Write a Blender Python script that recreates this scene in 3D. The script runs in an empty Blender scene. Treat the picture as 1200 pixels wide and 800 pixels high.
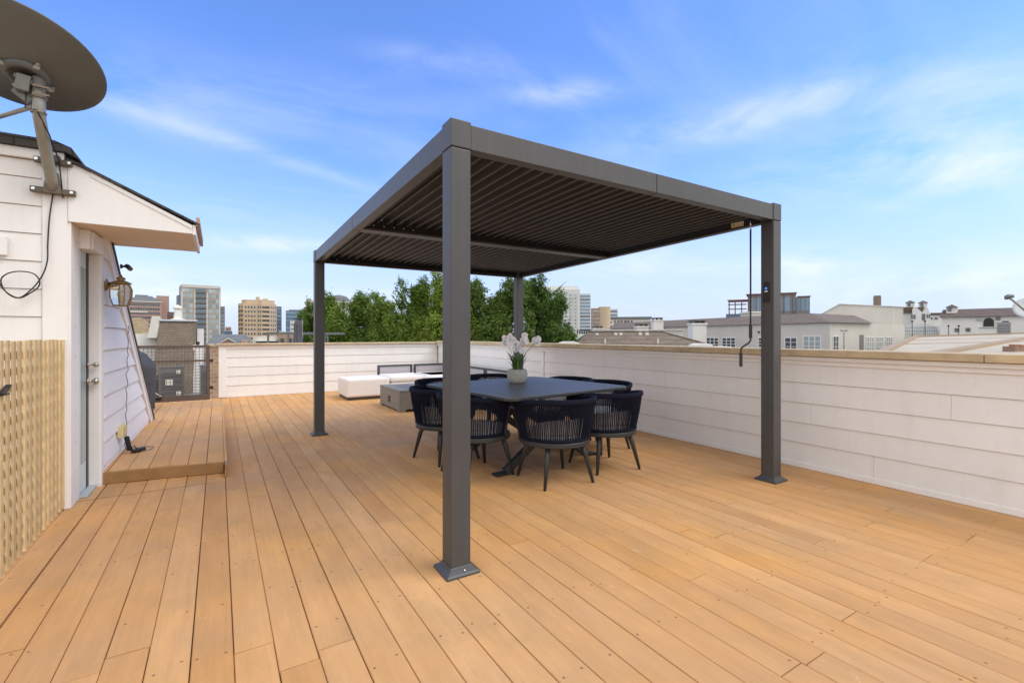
import bpy, bmesh, math, random
from mathutils import Vector, Matrix, noise
random.seed(7)
R = math.radians
SC = bpy.context.scene
COL = SC.collection

# ------------------------------------------------------------------ camera, sky, sun, exposure
FPX, CX, HY, CAMZ = 555.0, 600.0, 393.0, 1.26
TH = math.atan((600 - 256) / FPX)
S_, C_ = math.sin(TH), math.cos(TH)
cam_d = bpy.data.cameras.new('camera')
cam = bpy.data.objects.new('camera', cam_d); COL.objects.link(cam)
cam.location = (0, 0, CAMZ); cam.rotation_euler = (R(90), 0, -TH)
cam_d.sensor_width = 36; cam_d.lens = 36 * FPX / 1200
cam_d.shift_y = -7 / 1200; cam_d.clip_end = 6000; cam_d.clip_start = 0.05
SC.camera = cam
SC.render.resolution_x = 1024; SC.render.resolution_y = 682
SC.view_settings.view_transform = 'Standard'; SC.view_settings.look = 'None'
SC.view_settings.gamma = 1; SC.view_settings.exposure = 1.14

SUN_EL, SUN_AZ = R(52), R(136)          # azimuth measured clockwise from +Y: behind the camera, to the right
sun_d = bpy.data.lights.new('sun', 'SUN'); sun = bpy.data.objects.new('sun', sun_d); COL.objects.link(sun)
sun_d.energy = 0.75; sun_d.angle = R(35); sun_d.color = (1.0, 0.955, 0.90)
sd = Vector((math.sin(SUN_AZ) * math.cos(SUN_EL), math.cos(SUN_AZ) * math.cos(SUN_EL), math.sin(SUN_EL)))
sun.rotation_euler = sd.to_track_quat('Z', 'Y').to_euler(); sun.location = sd * 60

W = bpy.data.worlds.new('World'); SC.world = W; W.use_nodes = True
def build_world():
    nt = W.node_tree; n = nt.nodes; L = nt.links; n.clear()
    out = n.new('ShaderNodeOutputWorld'); bg = n.new('ShaderNodeBackground')
    L.new(bg.outputs[0], out.inputs[0]); bg.inputs[1].default_value = 0.13
    sky = n.new('ShaderNodeTexSky'); sky.sky_type = 'NISHITA'; sky.sun_disc = False
    sky.sun_elevation = SUN_EL; sky.sun_rotation = SUN_AZ
    sky.air_density = 1.0; sky.dust_density = 0.6; sky.ozone_density = 2.5
    tc = n.new('ShaderNodeTexCoord')
    def M(op, a, b=None, c=None):
        m = n.new('ShaderNodeMath'); m.operation = op
        for i, v in enumerate((a, b, c)):
            if v is None: continue
            if isinstance(v, (int, float)): m.inputs[i].default_value = v
            else: L.new(v, m.inputs[i])
        return m.outputs[0]
    def dot(vec):
        d = n.new('ShaderNodeVectorMath'); d.operation = 'DOT_PRODUCT'
        L.new(tc.outputs['Generated'], d.inputs[0]); d.inputs[1].default_value = vec
        return d.outputs['Value']
    dx, dy, dz = dot((1, 0, 0)), dot((0, 1, 0)), dot((0, 0, 1))
    # thin streaked cirrus: noise over the cloud-layer plane
    den = M('ADD', M('MAXIMUM', dz, 0.0), 0.12)
    px, py = M('DIVIDE', dx, den), M('DIVIDE', dy, den)
    comb = n.new('ShaderNodeCombineXYZ'); L.new(px, comb.inputs[0]); L.new(py, comb.inputs[1])
    mp = n.new('ShaderNodeMapping'); L.new(comb.outputs[0], mp.inputs[0])
    mp.inputs['Rotation'].default_value = (0, 0, R(35)); mp.inputs['Scale'].default_value = (0.55, 1.5, 1)
    nz = n.new('ShaderNodeTexNoise'); L.new(mp.outputs[0], nz.inputs['Vector'])
    nz.inputs['Scale'].default_value = 1.3; nz.inputs['Detail'].default_value = 7; nz.inputs['Roughness'].default_value = 0.58
    nz.inputs['Distortion'].default_value = 0.6
    wisp = n.new('ShaderNodeMapRange'); L.new(nz.outputs[0], wisp.inputs[0])
    wisp.inputs[1].default_value = 0.50; wisp.inputs[2].default_value = 0.85; wisp.inputs[3].default_value = 0; wisp.inputs[4].default_value = 0.26
    total = wisp.outputs[0]
    # single long streaks and puffs, each a soft patch of the sky dome broken up by noise
    nz2 = n.new('ShaderNodeTexNoise'); nz2.inputs['Scale'].default_value = 5.0; nz2.inputs['Detail'].default_value = 6
    nz2.inputs['Roughness'].default_value = 0.6; nz2.inputs['Distortion'].default_value = 0.4
    mp2 = n.new('ShaderNodeMapping'); L.new(tc.outputs['Generated'], mp2.inputs[0]); mp2.inputs['Scale'].default_value = (1, 1, 2.6)
    L.new(mp2.outputs[0], nz2.inputs['Vector'])
    brk = n.new('ShaderNodeMapRange'); L.new(nz2.outputs[0], brk.inputs[0])
    brk.inputs[1].default_value = 0.34; brk.inputs[2].default_value = 0.66
    def sky_dir(x, y):
        v = Vector(((x - CX) * C_ + FPX * S_, -(x - CX) * S_ + FPX * C_, HY - y)); return v.normalized()
    streaks = [  # x, y, direction end x, y, half length, half width (radians), strength
        (330, 186, 430, 219, .30, .013, .36), (170, 128, 240, 152, .16, .040, .26), (665, 108, 720, 105, .09, .018, .75), (290, 110, 380, 125, .2, .06, .22),
        (870, 140, 1000, 112, .20, .034, .75), (1090, 172, 1200, 150, .24, .050, .75), (1150, 205, 1200, 202, .12, .030, .8), (1120, 90, 1200, 85, .2, .05, .35),
        (1080, 248, 1120, 248, .06, .012, .6), (310, 285, 380, 287, .16, .016, .9), (940, 312, 990, 312, .11, .030, 1.1),
        (1130, 338, 1200, 336, .18, .032, 1.3), (760, 305, 820, 303, .16, .03, .7), (170, 333, 230, 336, .12, .03, 1.0), (430, 350, 480, 350, .12, .02, .8), (270, 352, 320, 352, .10, .016, .8), (540, 72, 640, 85, .14, .02, .35)]
    for (x, y, x2, y2, a, b, st) in streaks:
        c = sky_dir(x, y); t = (sky_dir(x2, y2) - c); t = (t - c * t.dot(c)).normalized(); w = c.cross(t)
        u = M('DIVIDE', dot(t), a); v = M('DIVIDE', dot(w), b)
        r2 = M('ADD', M('MULTIPLY', u, u), M('MULTIPLY', v, v))
        g = M('MULTIPLY', M('POWER', 2.718, M('MULTIPLY', r2, -1.0)), st * .78)
        g = M('MULTIPLY', g, M('GREATER_THAN', dot(c), 0.0))
        g = M('MULTIPLY', g, brk.outputs[0])
        total = M('ADD', total, g)
    # milky haze low down, and even white sky added outside the view to whiten the fill light
    hz = n.new('ShaderNodeMapRange'); L.new(dz, hz.inputs[0]); hz.interpolation_type = 'SMOOTHSTEP'
    hz.inputs[1].default_value = -0.05; hz.inputs[2].default_value = 0.38; hz.inputs[3].default_value = 0.92; hz.inputs[4].default_value = 0.0
    bk = n.new('ShaderNodeMapRange'); L.new(dot((S_ * .93, C_ * .93, .367)), bk.inputs[0]); bk.interpolation_type = 'SMOOTHSTEP'
    bk.inputs[1].default_value = 0.72; bk.inputs[2].default_value = 0.25; bk.inputs[3].default_value = 0.0; bk.inputs[4].default_value = 1.0
    total = M('MINIMUM', total, 1.0)
    tint = n.new('ShaderNodeMix'); tint.data_type = 'RGBA'; tint.blend_type = 'MULTIPLY'; tint.inputs['Factor'].default_value = 1
    L.new(sky.outputs[0], tint.inputs['A']); tint.inputs['B'].default_value = (.56, .72, 1.06, 1)
    mix = n.new('ShaderNodeMix'); mix.data_type = 'RGBA'
    hmix = n.new('ShaderNodeMix'); hmix.data_type = 'RGBA'; L.new(hz.outputs[0], hmix.inputs['Factor'])
    L.new(tint.outputs['Result'], hmix.inputs['A']); hmix.inputs['B'].default_value = (2.5, 2.72, 3.35, 1)
    L.new(total, mix.inputs['Factor']); L.new(hmix.outputs['Result'], mix.inputs['A'])
    mix.inputs['B'].default_value = (3.5, 3.7, 4.2, 1)
    mix2 = n.new('ShaderNodeMix'); mix2.data_type = 'RGBA'; L.new(bk.outputs[0], mix2.inputs['Factor'])
    L.new(mix.outputs['Result'], mix2.inputs['A']); mix2.inputs['B'].default_value = (4.85, 4.85, 4.85, 1)
    L.new(mix2.outputs['Result'], bg.inputs[0])
build_world()
SC.cycles.max_bounces = 6; SC.cycles.transparent_max_bounces = 8

# ------------------------------------------------------------------ calibration: photo pixel -> place
def P(px, py, d):                                   # point at depth d (m along the view axis)
    xc = (px - CX) / FPX * d
    return Vector((xc * C_ + d * S_, -xc * S_ + d * C_, CAMZ - (py - HY) / FPX * d))
def ray_plane(px, py, p0, nrm):
    o = Vector((0, 0, CAMZ)); v = P(px, py, 1) - o
    t = (Vector(p0) - o).dot(nrm) / v.dot(nrm); return o + v * t

# ------------------------------------------------------------------ materials
MATS = {}
def pbsdf(name):
    m = bpy.data.materials.new(name); m.use_nodes = True
    return m, m.node_tree.nodes, m.node_tree.links, m.node_tree.nodes['Principled BSDF']
def mat(name, col, rough=0.5, metal=0.0, var=0.08, scale=6.0, bump=0.0, bscale=60.0, island=0.0, spec=0.5, grime=0.0):
    """painted / plain surface with slight tonal mottling, roughness variation and micro bump"""
    if name in MATS: return MATS[name]
    m, n, L, b = pbsdf(name)
    tc = n.new('ShaderNodeTexCoord')
    nz = n.new('ShaderNodeTexNoise'); nz.inputs['Scale'].default_value = scale; nz.inputs['Detail'].default_value = 6; nz.inputs['Roughness'].default_value = .65
    L.new(tc.outputs['Object'], nz.inputs['Vector'])
    cr = n.new('ShaderNodeValToRGB'); L.new(nz.outputs[0], cr.inputs[0])
    cr.color_ramp.elements[0].position = .3; cr.color_ramp.elements[1].position = .7
    cr.color_ramp.elements[0].color = (*[c * (1 - var) for c in col], 1); cr.color_ramp.elements[1].color = (*[min(1, c * (1 + var)) for c in col], 1)
    src = cr.outputs[0]
    if island:
        g = n.new('ShaderNodeNewGeometry'); hsv = n.new('ShaderNodeHueSaturation')
        mr = n.new('ShaderNodeMapRange'); L.new(g.outputs['Random Per Island'], mr.inputs[0])
        mr.inputs[3].default_value = 1 - island; mr.inputs[4].default_value = 1 + island
        L.new(mr.outputs[0], hsv.inputs['Value']); L.new(src, hsv.inputs['Color']); src = hsv.outputs[0]
    if grime:
        mp = n.new('ShaderNodeMapping'); L.new(tc.outputs['Object'], mp.inputs[0]); mp.inputs['Scale'].default_value = (7, 7, .9)
        gn = n.new('ShaderNodeTexNoise'); L.new(mp.outputs[0], gn.inputs['Vector']); gn.inputs['Scale'].default_value = 1.3; gn.inputs['Detail'].default_value = 9; gn.inputs['Roughness'].default_value = .72
        gr = n.new('ShaderNodeMapRange'); L.new(gn.outputs[0], gr.inputs[0]); gr.inputs[1].default_value = .48; gr.inputs[2].default_value = .8; gr.inputs[4].default_value = grime
        gm_ = n.new('ShaderNodeMix'); gm_.data_type = 'RGBA'; L.new(gr.outputs[0], gm_.inputs['Factor']); L.new(src, gm_.inputs['A']); gm_.inputs['B'].default_value = (.42, .36, .30, 1); src = gm_.outputs['Result']
    L.new(src, b.inputs['Base Color'])
    mr = n.new('ShaderNodeMapRange'); L.new(nz.outputs[0], mr.inputs[0]); mr.inputs[3].default_value = max(.03, rough - .07); mr.inputs[4].default_value = min(1, rough + .07)
    L.new(mr.outputs[0], b.inputs['Roughness']); b.inputs['Metallic'].default_value = metal
    b.inputs['Specular IOR Level'].default_value = spec
    if bump:
        n2 = n.new('ShaderNodeTexNoise'); n2.inputs['Scale'].default_value = bscale; n2.inputs['Detail'].default_value = 4
        L.new(tc.outputs['Object'], n2.inputs['Vector'])
        bp = n.new('ShaderNodeBump'); bp.inputs['Strength'].default_value = bump; bp.inputs['Distance'].default_value = .01
        L.new(n2.outputs[0], bp.inputs['Height']); L.new(bp.outputs[0], b.inputs['Normal'])
    MATS[name] = m; return m

def mat_glass(name, col=(.05, .07, .09), rough=.08):
    if name in MATS: return MATS[name]
    m, n, L, b = pbsdf(name); b.inputs['Base Color'].default_value = (*col, 1); b.inputs['Roughness'].default_value = rough
    b.inputs['Specular IOR Level'].default_value = .8
    g = n.new('ShaderNodeObjectInfo'); mr = n.new('ShaderNodeMapRange'); L.new(g.outputs['Random'], mr.inputs[0])
    mr.inputs[3].default_value = .7; mr.inputs[4].default_value = 1.6
    h = n.new('ShaderNodeHueSaturation'); h.inputs['Color'].default_value = (*col, 1); L.new(mr.outputs[0], h.inputs['Value'])
    L.new(h.outputs[0], b.inputs['Base Color'])
    MATS[name] = m; return m

def mat_clear(name, col=(.9, .9, .85)):
    if name in MATS: return MATS[name]
    m, n, L, b = pbsdf(name); b.inputs['Base Color'].default_value = (*col, 1); b.inputs['Roughness'].default_value = .05
    b.inputs['Transmission Weight'].default_value = .85; b.inputs['IOR'].default_value = 1.2
    MATS[name] = m; return m

def mat_bricks(name, c1, c2, mortar, scale, bw=.5, rh=.25, ms=.02, rough=.85, axis='XZ'):
    if name in MATS: return MATS[name]
    m, n, L, b = pbsdf(name); tc = n.new('ShaderNodeTexCoord')
    sp = n.new('ShaderNodeSeparateXYZ'); cb = n.new('ShaderNodeCombineXYZ'); L.new(tc.outputs['Object'], sp.inputs[0])
    add = n.new('ShaderNodeMath'); L.new(sp.outputs[0], add.inputs[0])
    if axis == 'XZ': L.new(sp.outputs[1], add.inputs[1])
    else: add.inputs[1].default_value = 0
    L.new(add.outputs[0], cb.inputs[0]); L.new(sp.outputs[2] if axis == 'XZ' else sp.outputs[1], cb.inputs[1])
    br = n.new('ShaderNodeTexBrick'); L.new(cb.outputs[0], br.inputs['Vector'])
    br.inputs['Color1'].default_value = (*c1, 1); br.inputs['Color2'].default_value = (*c2, 1); br.inputs['Mortar'].default_value = (*mortar, 1)
    br.inputs['Scale'].default_value = scale; br.inputs['Brick Width'].default_value = bw; br.inputs['Row Height'].default_value = rh
    br.inputs['Mortar Size'].default_value = ms
    nz = n.new('ShaderNodeTexNoise'); nz.inputs['Scale'].default_value = 3; L.new(tc.outputs['Object'], nz.inputs['Vector']); nz.inputs['Detail'].default_value = 5
    mr = n.new('ShaderNodeMapRange'); L.new(nz.outputs[0], mr.inputs[0]); mr.inputs[3].default_value = .7; mr.inputs[4].default_value = 1.3
    h = n.new('ShaderNodeHueSaturation'); L.new(mr.outputs[0], h.inputs['Value']); L.new(br.outputs[0], h.inputs['Color'])
    L.new(h.outputs[0], b.inputs['Base Color']); b.inputs['Roughness'].default_value = rough
    bp = n.new('ShaderNodeBump'); bp.inputs['Strength'].default_value = .5; bp.inputs['Distance'].default_value = .02; bp.invert = True
    L.new(br.outputs['Fac'], bp.inputs['Height']); L.new(bp.outputs[0], b.inputs['Normal'])
    MATS[name] = m; return m

PITCH, X0 = 0.1432, 0.0515                         # deck board pitch and one gap's x
def mat_deck():
    m, n, L, b = pbsdf('weathered_tan_boards'); tc = n.new('ShaderNodeTexCoord'); g = n.new('ShaderNodeNewGeometry')
    def M(op, a, b_=None, c=None):
        q = n.new('ShaderNodeMath'); q.operation = op
        for i, v in enumerate((a, b_, c)):
            if v is None: continue
            if isinstance(v, (int, float)): q.inputs[i].default_value = v
            else: L.new(v, q.inputs[i])
        return q.outputs[0]
    sp = n.new('ShaderNodeSeparateXYZ'); L.new(tc.outputs['Object'], sp.inputs[0]); x, y = sp.outputs[0], sp.outputs[1]
    rnd = g.outputs['Random Per Island']
    ramp = n.new('ShaderNodeValToRGB'); L.new(rnd, ramp.inputs[0]); e = ramp.color_ramp.elements
    e[0].position = 0; e[0].color = (.560, .296, .116, 1); e[1].position = 1; e[1].color = (.655, .372, .164, 1)
    for p, c in ((.25, (.615, .336, .138, 1)), (.5, (.632, .352, .149, 1)), (.75, (.588, .317, .130, 1))):
        q = e.new(p); q.color = c
    # grain, stretched along each board and shifted per board
    cb = n.new('ShaderNodeCombineXYZ'); L.new(M('MULTIPLY', x, 60), cb.inputs[0]); L.new(M('MULTIPLY', y, 2.2), cb.inputs[1]); L.new(M('MULTIPLY', rnd, 300), cb.inputs[2])
    gr = n.new('ShaderNodeTexNoise'); L.new(cb.outputs[0], gr.inputs['Vector']); gr.inputs['Scale'].default_value = 1; gr.inputs['Detail'].default_value = 6; gr.inputs['Roughness'].default_value = .7
    st = n.new('ShaderNodeTexNoise'); L.new(tc.outputs['Object'], st.inputs['Vector']); st.inputs['Scale'].default_value = .9; st.inputs['Detail'].default_value = 8; st.inputs['Roughness'].default_value = .62
    cb2 = n.new('ShaderNodeCombineXYZ'); L.new(M('MULTIPLY', x, 6), cb2.inputs[0]); L.new(M('MULTIPLY', y, 1.6), cb2.inputs[1]); L.new(M('MULTIPLY', rnd, 77), cb2.inputs[2])
    bl = n.new('ShaderNodeTexNoise'); L.new(cb2.outputs[0], bl.inputs['Vector']); bl.inputs['Scale'].default_value = 1.2; bl.inputs['Detail'].default_value = 7; bl.inputs['Roughness'].default_value = .65
    def rng(v, a, b_, c, d):
        mr = n.new('ShaderNodeMapRange'); L.new(v, mr.inputs[0])
        for i, q in enumerate((a, b_, c, d)): mr.inputs[i + 1].default_value = q
        return mr.outputs[0]
    val = M('MULTIPLY', rng(gr.outputs[0], .25, .75, .93, 1.06), rng(st.outputs[0], .3, .7, .88, 1.08))
    val = M('MULTIPLY', val, rng(bl.outputs[0], .3, .72, .86, 1.08))
    h = n.new('ShaderNodeHueSaturation'); L.new(ramp.outputs[0], h.inputs['Color']); L.new(val, h.inputs['Value'])
    L.new(rng(st.outputs[0], .3, .7, .9, 1.06), h.inputs['Saturation'])
    # greyed worn patches
    wn = n.new('ShaderNodeTexNoise'); L.new(tc.outputs['Object'], wn.inputs['Vector']); wn.inputs['Scale'].default_value = 1.7; wn.inputs['Detail'].default_value = 9; wn.inputs['Roughness'].default_value = .7
    mx = n.new('ShaderNodeMix'); mx.data_type = 'RGBA'; L.new(rng(wn.outputs[0], .50, .72, 0, .55), mx.inputs['Factor'])
    L.new(h.outputs[0], mx.inputs['A']); mx.inputs['B'].default_value = (.42, .262, .130, 1)
    # white scuffs, rare
    sc = n.new('ShaderNodeTexNoise'); L.new(tc.outputs['Object'], sc.inputs['Vector']); sc.inputs['Scale'].default_value = 9; sc.inputs['Detail'].default_value = 8; sc.inputs['Roughness'].default_value = .75; sc.inputs['Distortion'].default_value = 1.2
    mx2 = n.new('ShaderNodeMix'); mx2.data_type = 'RGBA'; L.new(rng(sc.outputs[0], .645, .70, 0, .6), mx2.inputs['Factor'])
    L.new(mx.outputs['Result'], mx2.inputs['A']); mx2.inputs['B'].default_value = (.72, .62, .52, 1)
    # screw heads: two per board over every joist, with random drop-outs and jitter
    ix = M('FLOOR', M('DIVIDE', M('SUBTRACT', x, X0), PITCH)); fx = M('SUBTRACT', M('SUBTRACT', x, X0), M('MULTIPLY', ix, PITCH))
    JO = .405
    iy = M('FLOOR', M('DIVIDE', y, JO)); fy = M('SUBTRACT', y, M('MULTIPLY', iy, JO))
    side = M('GREATER_THAN', fx, PITCH / 2)
    wcb = n.new('ShaderNodeCombineXYZ'); L.new(M('ADD', ix, M('MULTIPLY', side, .37)), wcb.inputs[0]); L.new(iy, wcb.inputs[1])
    wh = n.new('ShaderNodeTexWhiteNoise'); wh.noise_dimensions = '2D'; L.new(wcb.outputs[0], wh.inputs['Vector'])
    jit = n.new('ShaderNodeSeparateColor'); L.new(wh.outputs['Color'], jit.inputs[0])
    cxs = M('ADD', M('ADD', M('MULTIPLY', side, .090), .026), M('MULTIPLY', M('SUBTRACT', jit.outputs[1], .5), .016))
    cys = M('ADD', .2, M('MULTIPLY', M('SUBTRACT', jit.outputs[2], .5), .07))
    ddx, ddy = M('SUBTRACT', fx, cxs), M('SUBTRACT', fy, cys)
    dist = M('SQRT', M('ADD', M('MULTIPLY', ddx, ddx), M('MULTIPLY', ddy, ddy)))
    scr = M('MULTIPLY', rng(dist, .0042, .0072, 1, 0), M('GREATER_THAN', jit.outputs[0], .42))
    scr = M('MULTIPLY', scr, .68)
    mx3 = n.new('ShaderNodeMix'); mx3.data_type = 'RGBA'; L.new(scr, mx3.inputs['Factor'])
    L.new(mx2.outputs['Result'], mx3.inputs['A']); mx3.inputs['B'].default_value = (.12, .065, .03, 1)
    L.new(mx3.outputs['Result'], b.inputs['Base Color'])
    L.new(rng(st.outputs[0], .3, .7, .62, .82), b.inputs['Roughness']); b.inputs['Specular IOR Level'].default_value = .15
    bp = n.new('ShaderNodeBump'); bp.inputs['Strength'].default_value = .25; bp.inputs['Distance'].default_value = .004
    L.new(M('SUBTRACT', gr.outputs[0], scr), bp.inputs['Height']); L.new(bp.outputs[0], b.inputs['Normal'])
    return m

def mat_leaf(name, c1, c2):
    m, n, L, b = pbsdf(name); g = n.new('ShaderNodeNewGeometry'); r = n.new('ShaderNodeValToRGB')
    L.new(g.outputs['Random Per Island'], r.inputs[0]); r.color_ramp.elements[0].color = (*c1, 1); r.color_ramp.elements[1].color = (*c2, 1)
    oi = n.new('ShaderNodeObjectInfo'); mr = n.new('ShaderNodeMapRange'); L.new(oi.outputs['Random'], mr.inputs[0]); mr.inputs[3].default_value = .82; mr.inputs[4].default_value = 1.2
    h = n.new('ShaderNodeHueSaturation'); L.new(r.outputs[0], h.inputs['Color']); L.new(mr.outputs[0], h.inputs['Value'])
    mr2 = n.new('ShaderNodeMapRange'); L.new(oi.outputs['Random'], mr2.inputs[0]); mr2.inputs[3].default_value = .515; mr2.inputs[4].default_value = .485; L.new(mr2.outputs[0], h.inputs['Hue'])
    r = h
    L.new(r.outputs[0], b.inputs['Base Color']); b.inputs['Roughness'].default_value = .5; b.inputs['Specular IOR Level'].default_value = .3
    tr = n.new('ShaderNodeBsdfTranslucent'); L.new(r.outputs[0], tr.inputs[0])
    ms = n.new('ShaderNodeMixShader'); ms.inputs[0].default_value = .35; out = n['Material Output']
    L.new(b.outputs[0], ms.inputs[1]); L.new(tr.outputs[0], ms.inputs[2]); L.new(ms.outputs[0], out.inputs[0])
    return m
def mat_emit(name, col, st):
    m, n, L, b = pbsdf(name); b.inputs['Base Color'].default_value = (*col, 1); b.inputs['Emission Color'].default_value = (*col, 1); b.inputs['Emission Strength'].default_value = st
    return m

WHITE = mat('white_painted_siding', (.82, .812, .812), .55, var=.035, scale=2.2, bump=.12, bscale=90, island=.03, grime=.15)
TRIM = mat('white_painted_trim', (.825, .818, .818), .5, var=.03, scale=3, bump=.08, grime=.12)
CAPW = mat('weathered_cap_wood', (.52, .41, .26), .75, var=.22, scale=5, bump=.3, bscale=40, island=.08)
DECK = mat_deck()
FASC = mat('brown_deck_fascia', (.33, .185, .075), .6, var=.15, scale=7, bump=.2)
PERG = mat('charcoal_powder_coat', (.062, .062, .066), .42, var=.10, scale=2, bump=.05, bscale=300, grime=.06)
PERG_SHADE = mat('charcoal_painted_shade', (.007, .0065, .0065), .6, var=.08, scale=3)  # near-black coat for louvers and inner faces, shade painted into the colour
PLATE = mat('grey_base_plate', (.062, .064, .07), .42, var=.1)
SCREW = mat('bright_screw', (.75, .75, .75), .25, 1.0)
SHING = mat_bricks('dark_roof_shingle', (.06, .055, .05), (.09, .08, .07), (.03, .03, .03), 4, .6, .5, .03)
LATT = mat('pine_lattice', (.62, .47, .25), .7, var=.14, scale=14, bump=.3, island=.16)
ROPE = mat('navy_rope', (.004, .006, .018), .8, var=.3, scale=80, spec=.2)
CHFR = mat('grey_chair_metal', (.028, .032, .036), .42, var=.08)
CUSH = mat('pale_grey_cushion', (.58, .57, .60), .9, var=.06, scale=30, bump=.2, bscale=400)
TABLE = mat('dark_slatted_tabletop', (.098, .094, .088), .42, var=.14, scale=9, island=.12)
SOFA = mat('white_outdoor_fabric', (.76, .725, .715), .9, var=.03, scale=20, bump=.15, bscale=500)
PIT = mat('taupe_fire_table', (.20, .185, .165), .6, var=.08, scale=8, bump=.1)
BLACK = mat('black_plastic', (.015, .015, .016), .45)
DISHM = mat('grey_dish_paint', (.140, .156, .154), .5, var=.07, scale=4)
MAST = mat('galvanised_mast', (.30, .295, .265), .45, .3, var=.12, scale=9)
BRASS = mat('aged_brass', (.34, .24, .12), .4, .7, var=.2, scale=25)
CLEAR = mat_clear('bevelled_lamp_glass', (.92, .88, .74))
GLASS = mat_glass('dark_window_glass', (.045, .06, .075))
BLUEG = mat_glass('blue_window_glass', (.10, .17, .24))
PALEG = mat_glass('pale_window_glass', (.25, .30, .32), .15)
STUC = mat('cream_stucco', (.56, .535, .49), .85, var=.06, scale=.6, bump=.1)
STUCW = mat('white_stucco', (.72, .70, .67), .85, var=.06, scale=.6)
BROOF = mat_bricks('brown_shingle_roof', (.165, .128, .098), (.20, .158, .122), (.11, .085, .068), 1.4, .5, .35, .03)
BROOF2 = mat_bricks('russet_tile_roof', (.125, .088, .068), (.155, .112, .088), (.08, .058, .045), 1.2, .4, .5, .04)
GALV = mat('grey_ac_metal', (.16, .165, .165), .5, .3, var=.1)
COVER = mat('dark_grill_cover', (.055, .06, .07), .75, var=.2, scale=6, bump=.3, bscale=12)
GATEM = mat('brown_gate_steel', (.12, .085, .07), .55, var=.12)
POT = mat('stone_grey_pot', (.40, .39, .36), .8, var=.1, scale=25, bump=.25, bscale=120)

# ------------------------------------------------------------------ builders
class MB:
    def __init__(s): s.v = []; s.f = []
    def add(s, vs, fs, T=None):
        o = len(s.v)
        s.v += [tuple(T @ Vector(v)) if T else tuple(v) for v in vs]; s.f += [tuple(i + o for i in f) for f in fs]; return s
    def box(s, x0, x1, y0, y1, z0, z1, T=None):
        return s.add([(x0, y0, z0), (x1, y0, z0), (x1, y1, z0), (x0, y1, z0), (x0, y0, z1), (x1, y0, z1), (x1, y1, z1), (x0, y1, z1)],
                     [(0, 3, 2, 1), (4, 5, 6, 7), (0, 1, 5, 4), (1, 2, 6, 5), (2, 3, 7, 6), (3, 0, 4, 7)], T)
    def prism(s, pts, a, b, axis='z', T=None):
        """polygon pts extruded from a to b along the axis ('z': pts=(x,y), 'y': (x,z), 'x': (y,z))"""
        def q(p, t): return {'z': (p[0], p[1], t), 'y': (p[0], t, p[1]), 'x': (t, p[0], p[1])}[axis]
        n = len(pts); vs = [q(p, a) for p in pts] + [q(p, b) for p in pts]
        fs = [tuple(range(n)), tuple(range(2 * n - 1, n - 1, -1))] + [(i, n + i, n + (i + 1) % n, (i + 1) % n) for i in range(n)]
        return s.add(vs, fs, T)
    def bar(s, p, q, w, h, up=(0, 0, 1)):
        p, q = Vector(p), Vector(q); d = (q - p); L = d.length; d.normalize(); u = Vector(up)
        if abs(u.dot(d)) > .98: u = Vector((0, 1, 0))
        r = d.cross(u).normalized(); u = r.cross(d)
        T = Matrix((r, d, u)).transposed().to_4x4(); T.translation = p
        return s.box(-w / 2, w / 2, 0, L, -h / 2, h / 2, T)
    def tube(s, pts, r, n=8, closed=False, cap=True):
        pts = [Vector(p) for p in pts]; m = len(pts); rs = r if isinstance(r, (list, tuple)) else [r] * m
        vs = []; prev = None
        for i, p in enumerate(pts):
            if closed: t = pts[(i + 1) % m] - pts[i - 1]
            else: t = pts[min(i + 1, m - 1)] - pts[max(i - 1, 0)]
            t.normalize()
            if prev is None:
                a = Vector((0, 0, 1)) if abs(t.z) < .9 else Vector((1, 0, 0)); u = t.cross(a).normalized()
            else:
                u = (prev - t * prev.dot(t)).normalized()
            prev = u; w = t.cross(u)
            for k in range(n):
                an = 2 * math.pi * k / n; vs.append(p + (u * math.cos(an) + w * math.sin(an)) * rs[i])
        fs = []
        for i in range(m if closed else m - 1):
            j = (i + 1) % m
            for k in range(n):
                fs.append((i * n + k, i * n + (k + 1) % n, j * n + (k + 1) % n, j * n + k))
        if cap and not closed: fs += [tuple(range(n - 1, -1, -1)), tuple((m - 1) * n + k for k in range(n))]
        return s.add(vs, fs)
    def lathe(s, prof, n=24, c=(0, 0, 0), T=None):
        m = len(prof); vs = [(c[0] + r * math.cos(2 * math.pi * k / n), c[1] + r * math.sin(2 * math.pi * k / n), c[2] + z) for r, z in prof for k in range(n)]
        fs = [(i * n + k, i * n + (k + 1) % n, (i + 1) * n + (k + 1) % n, (i + 1) * n + k) for i in range(m - 1) for k in range(n)]
        fs += [tuple(range(n - 1, -1, -1)), tuple((m - 1) * n + k for k in range(n))]
        return s.add(vs, fs, T)
    def build(s, name, m, parent=None, bevel=0, smooth=False, subs=0):
        me = bpy.data.meshes.new(name); me.from_pydata(s.v, [], s.f); me.update()
        bm = bmesh.new(); bm.from_mesh(me); bmesh.ops.recalc_face_normals(bm, faces=bm.faces); bm.to_mesh(me); bm.free()
        me.materials.append(m); o = bpy.data.objects.new(name, me); COL.objects.link(o)
        if parent: o.parent = parent
        if smooth:
            for p in me.polygons: p.use_smooth = True
        if bevel:
            b = o.modifiers.new('bevel', 'BEVEL'); b.width = bevel; b.segments = 2; b.limit_method = 'ANGLE'; b.angle_limit = R(40)
        if subs:
            b = o.modifiers.new('sub', 'SUBSURF'); b.levels = subs; b.render_levels = subs
        return o
def tag(o, label, cat, group=None, kind=None):
    o['label'] = label; o['category'] = cat
    if group: o['group'] = group
    if kind: o['kind'] = kind
    return o
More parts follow.
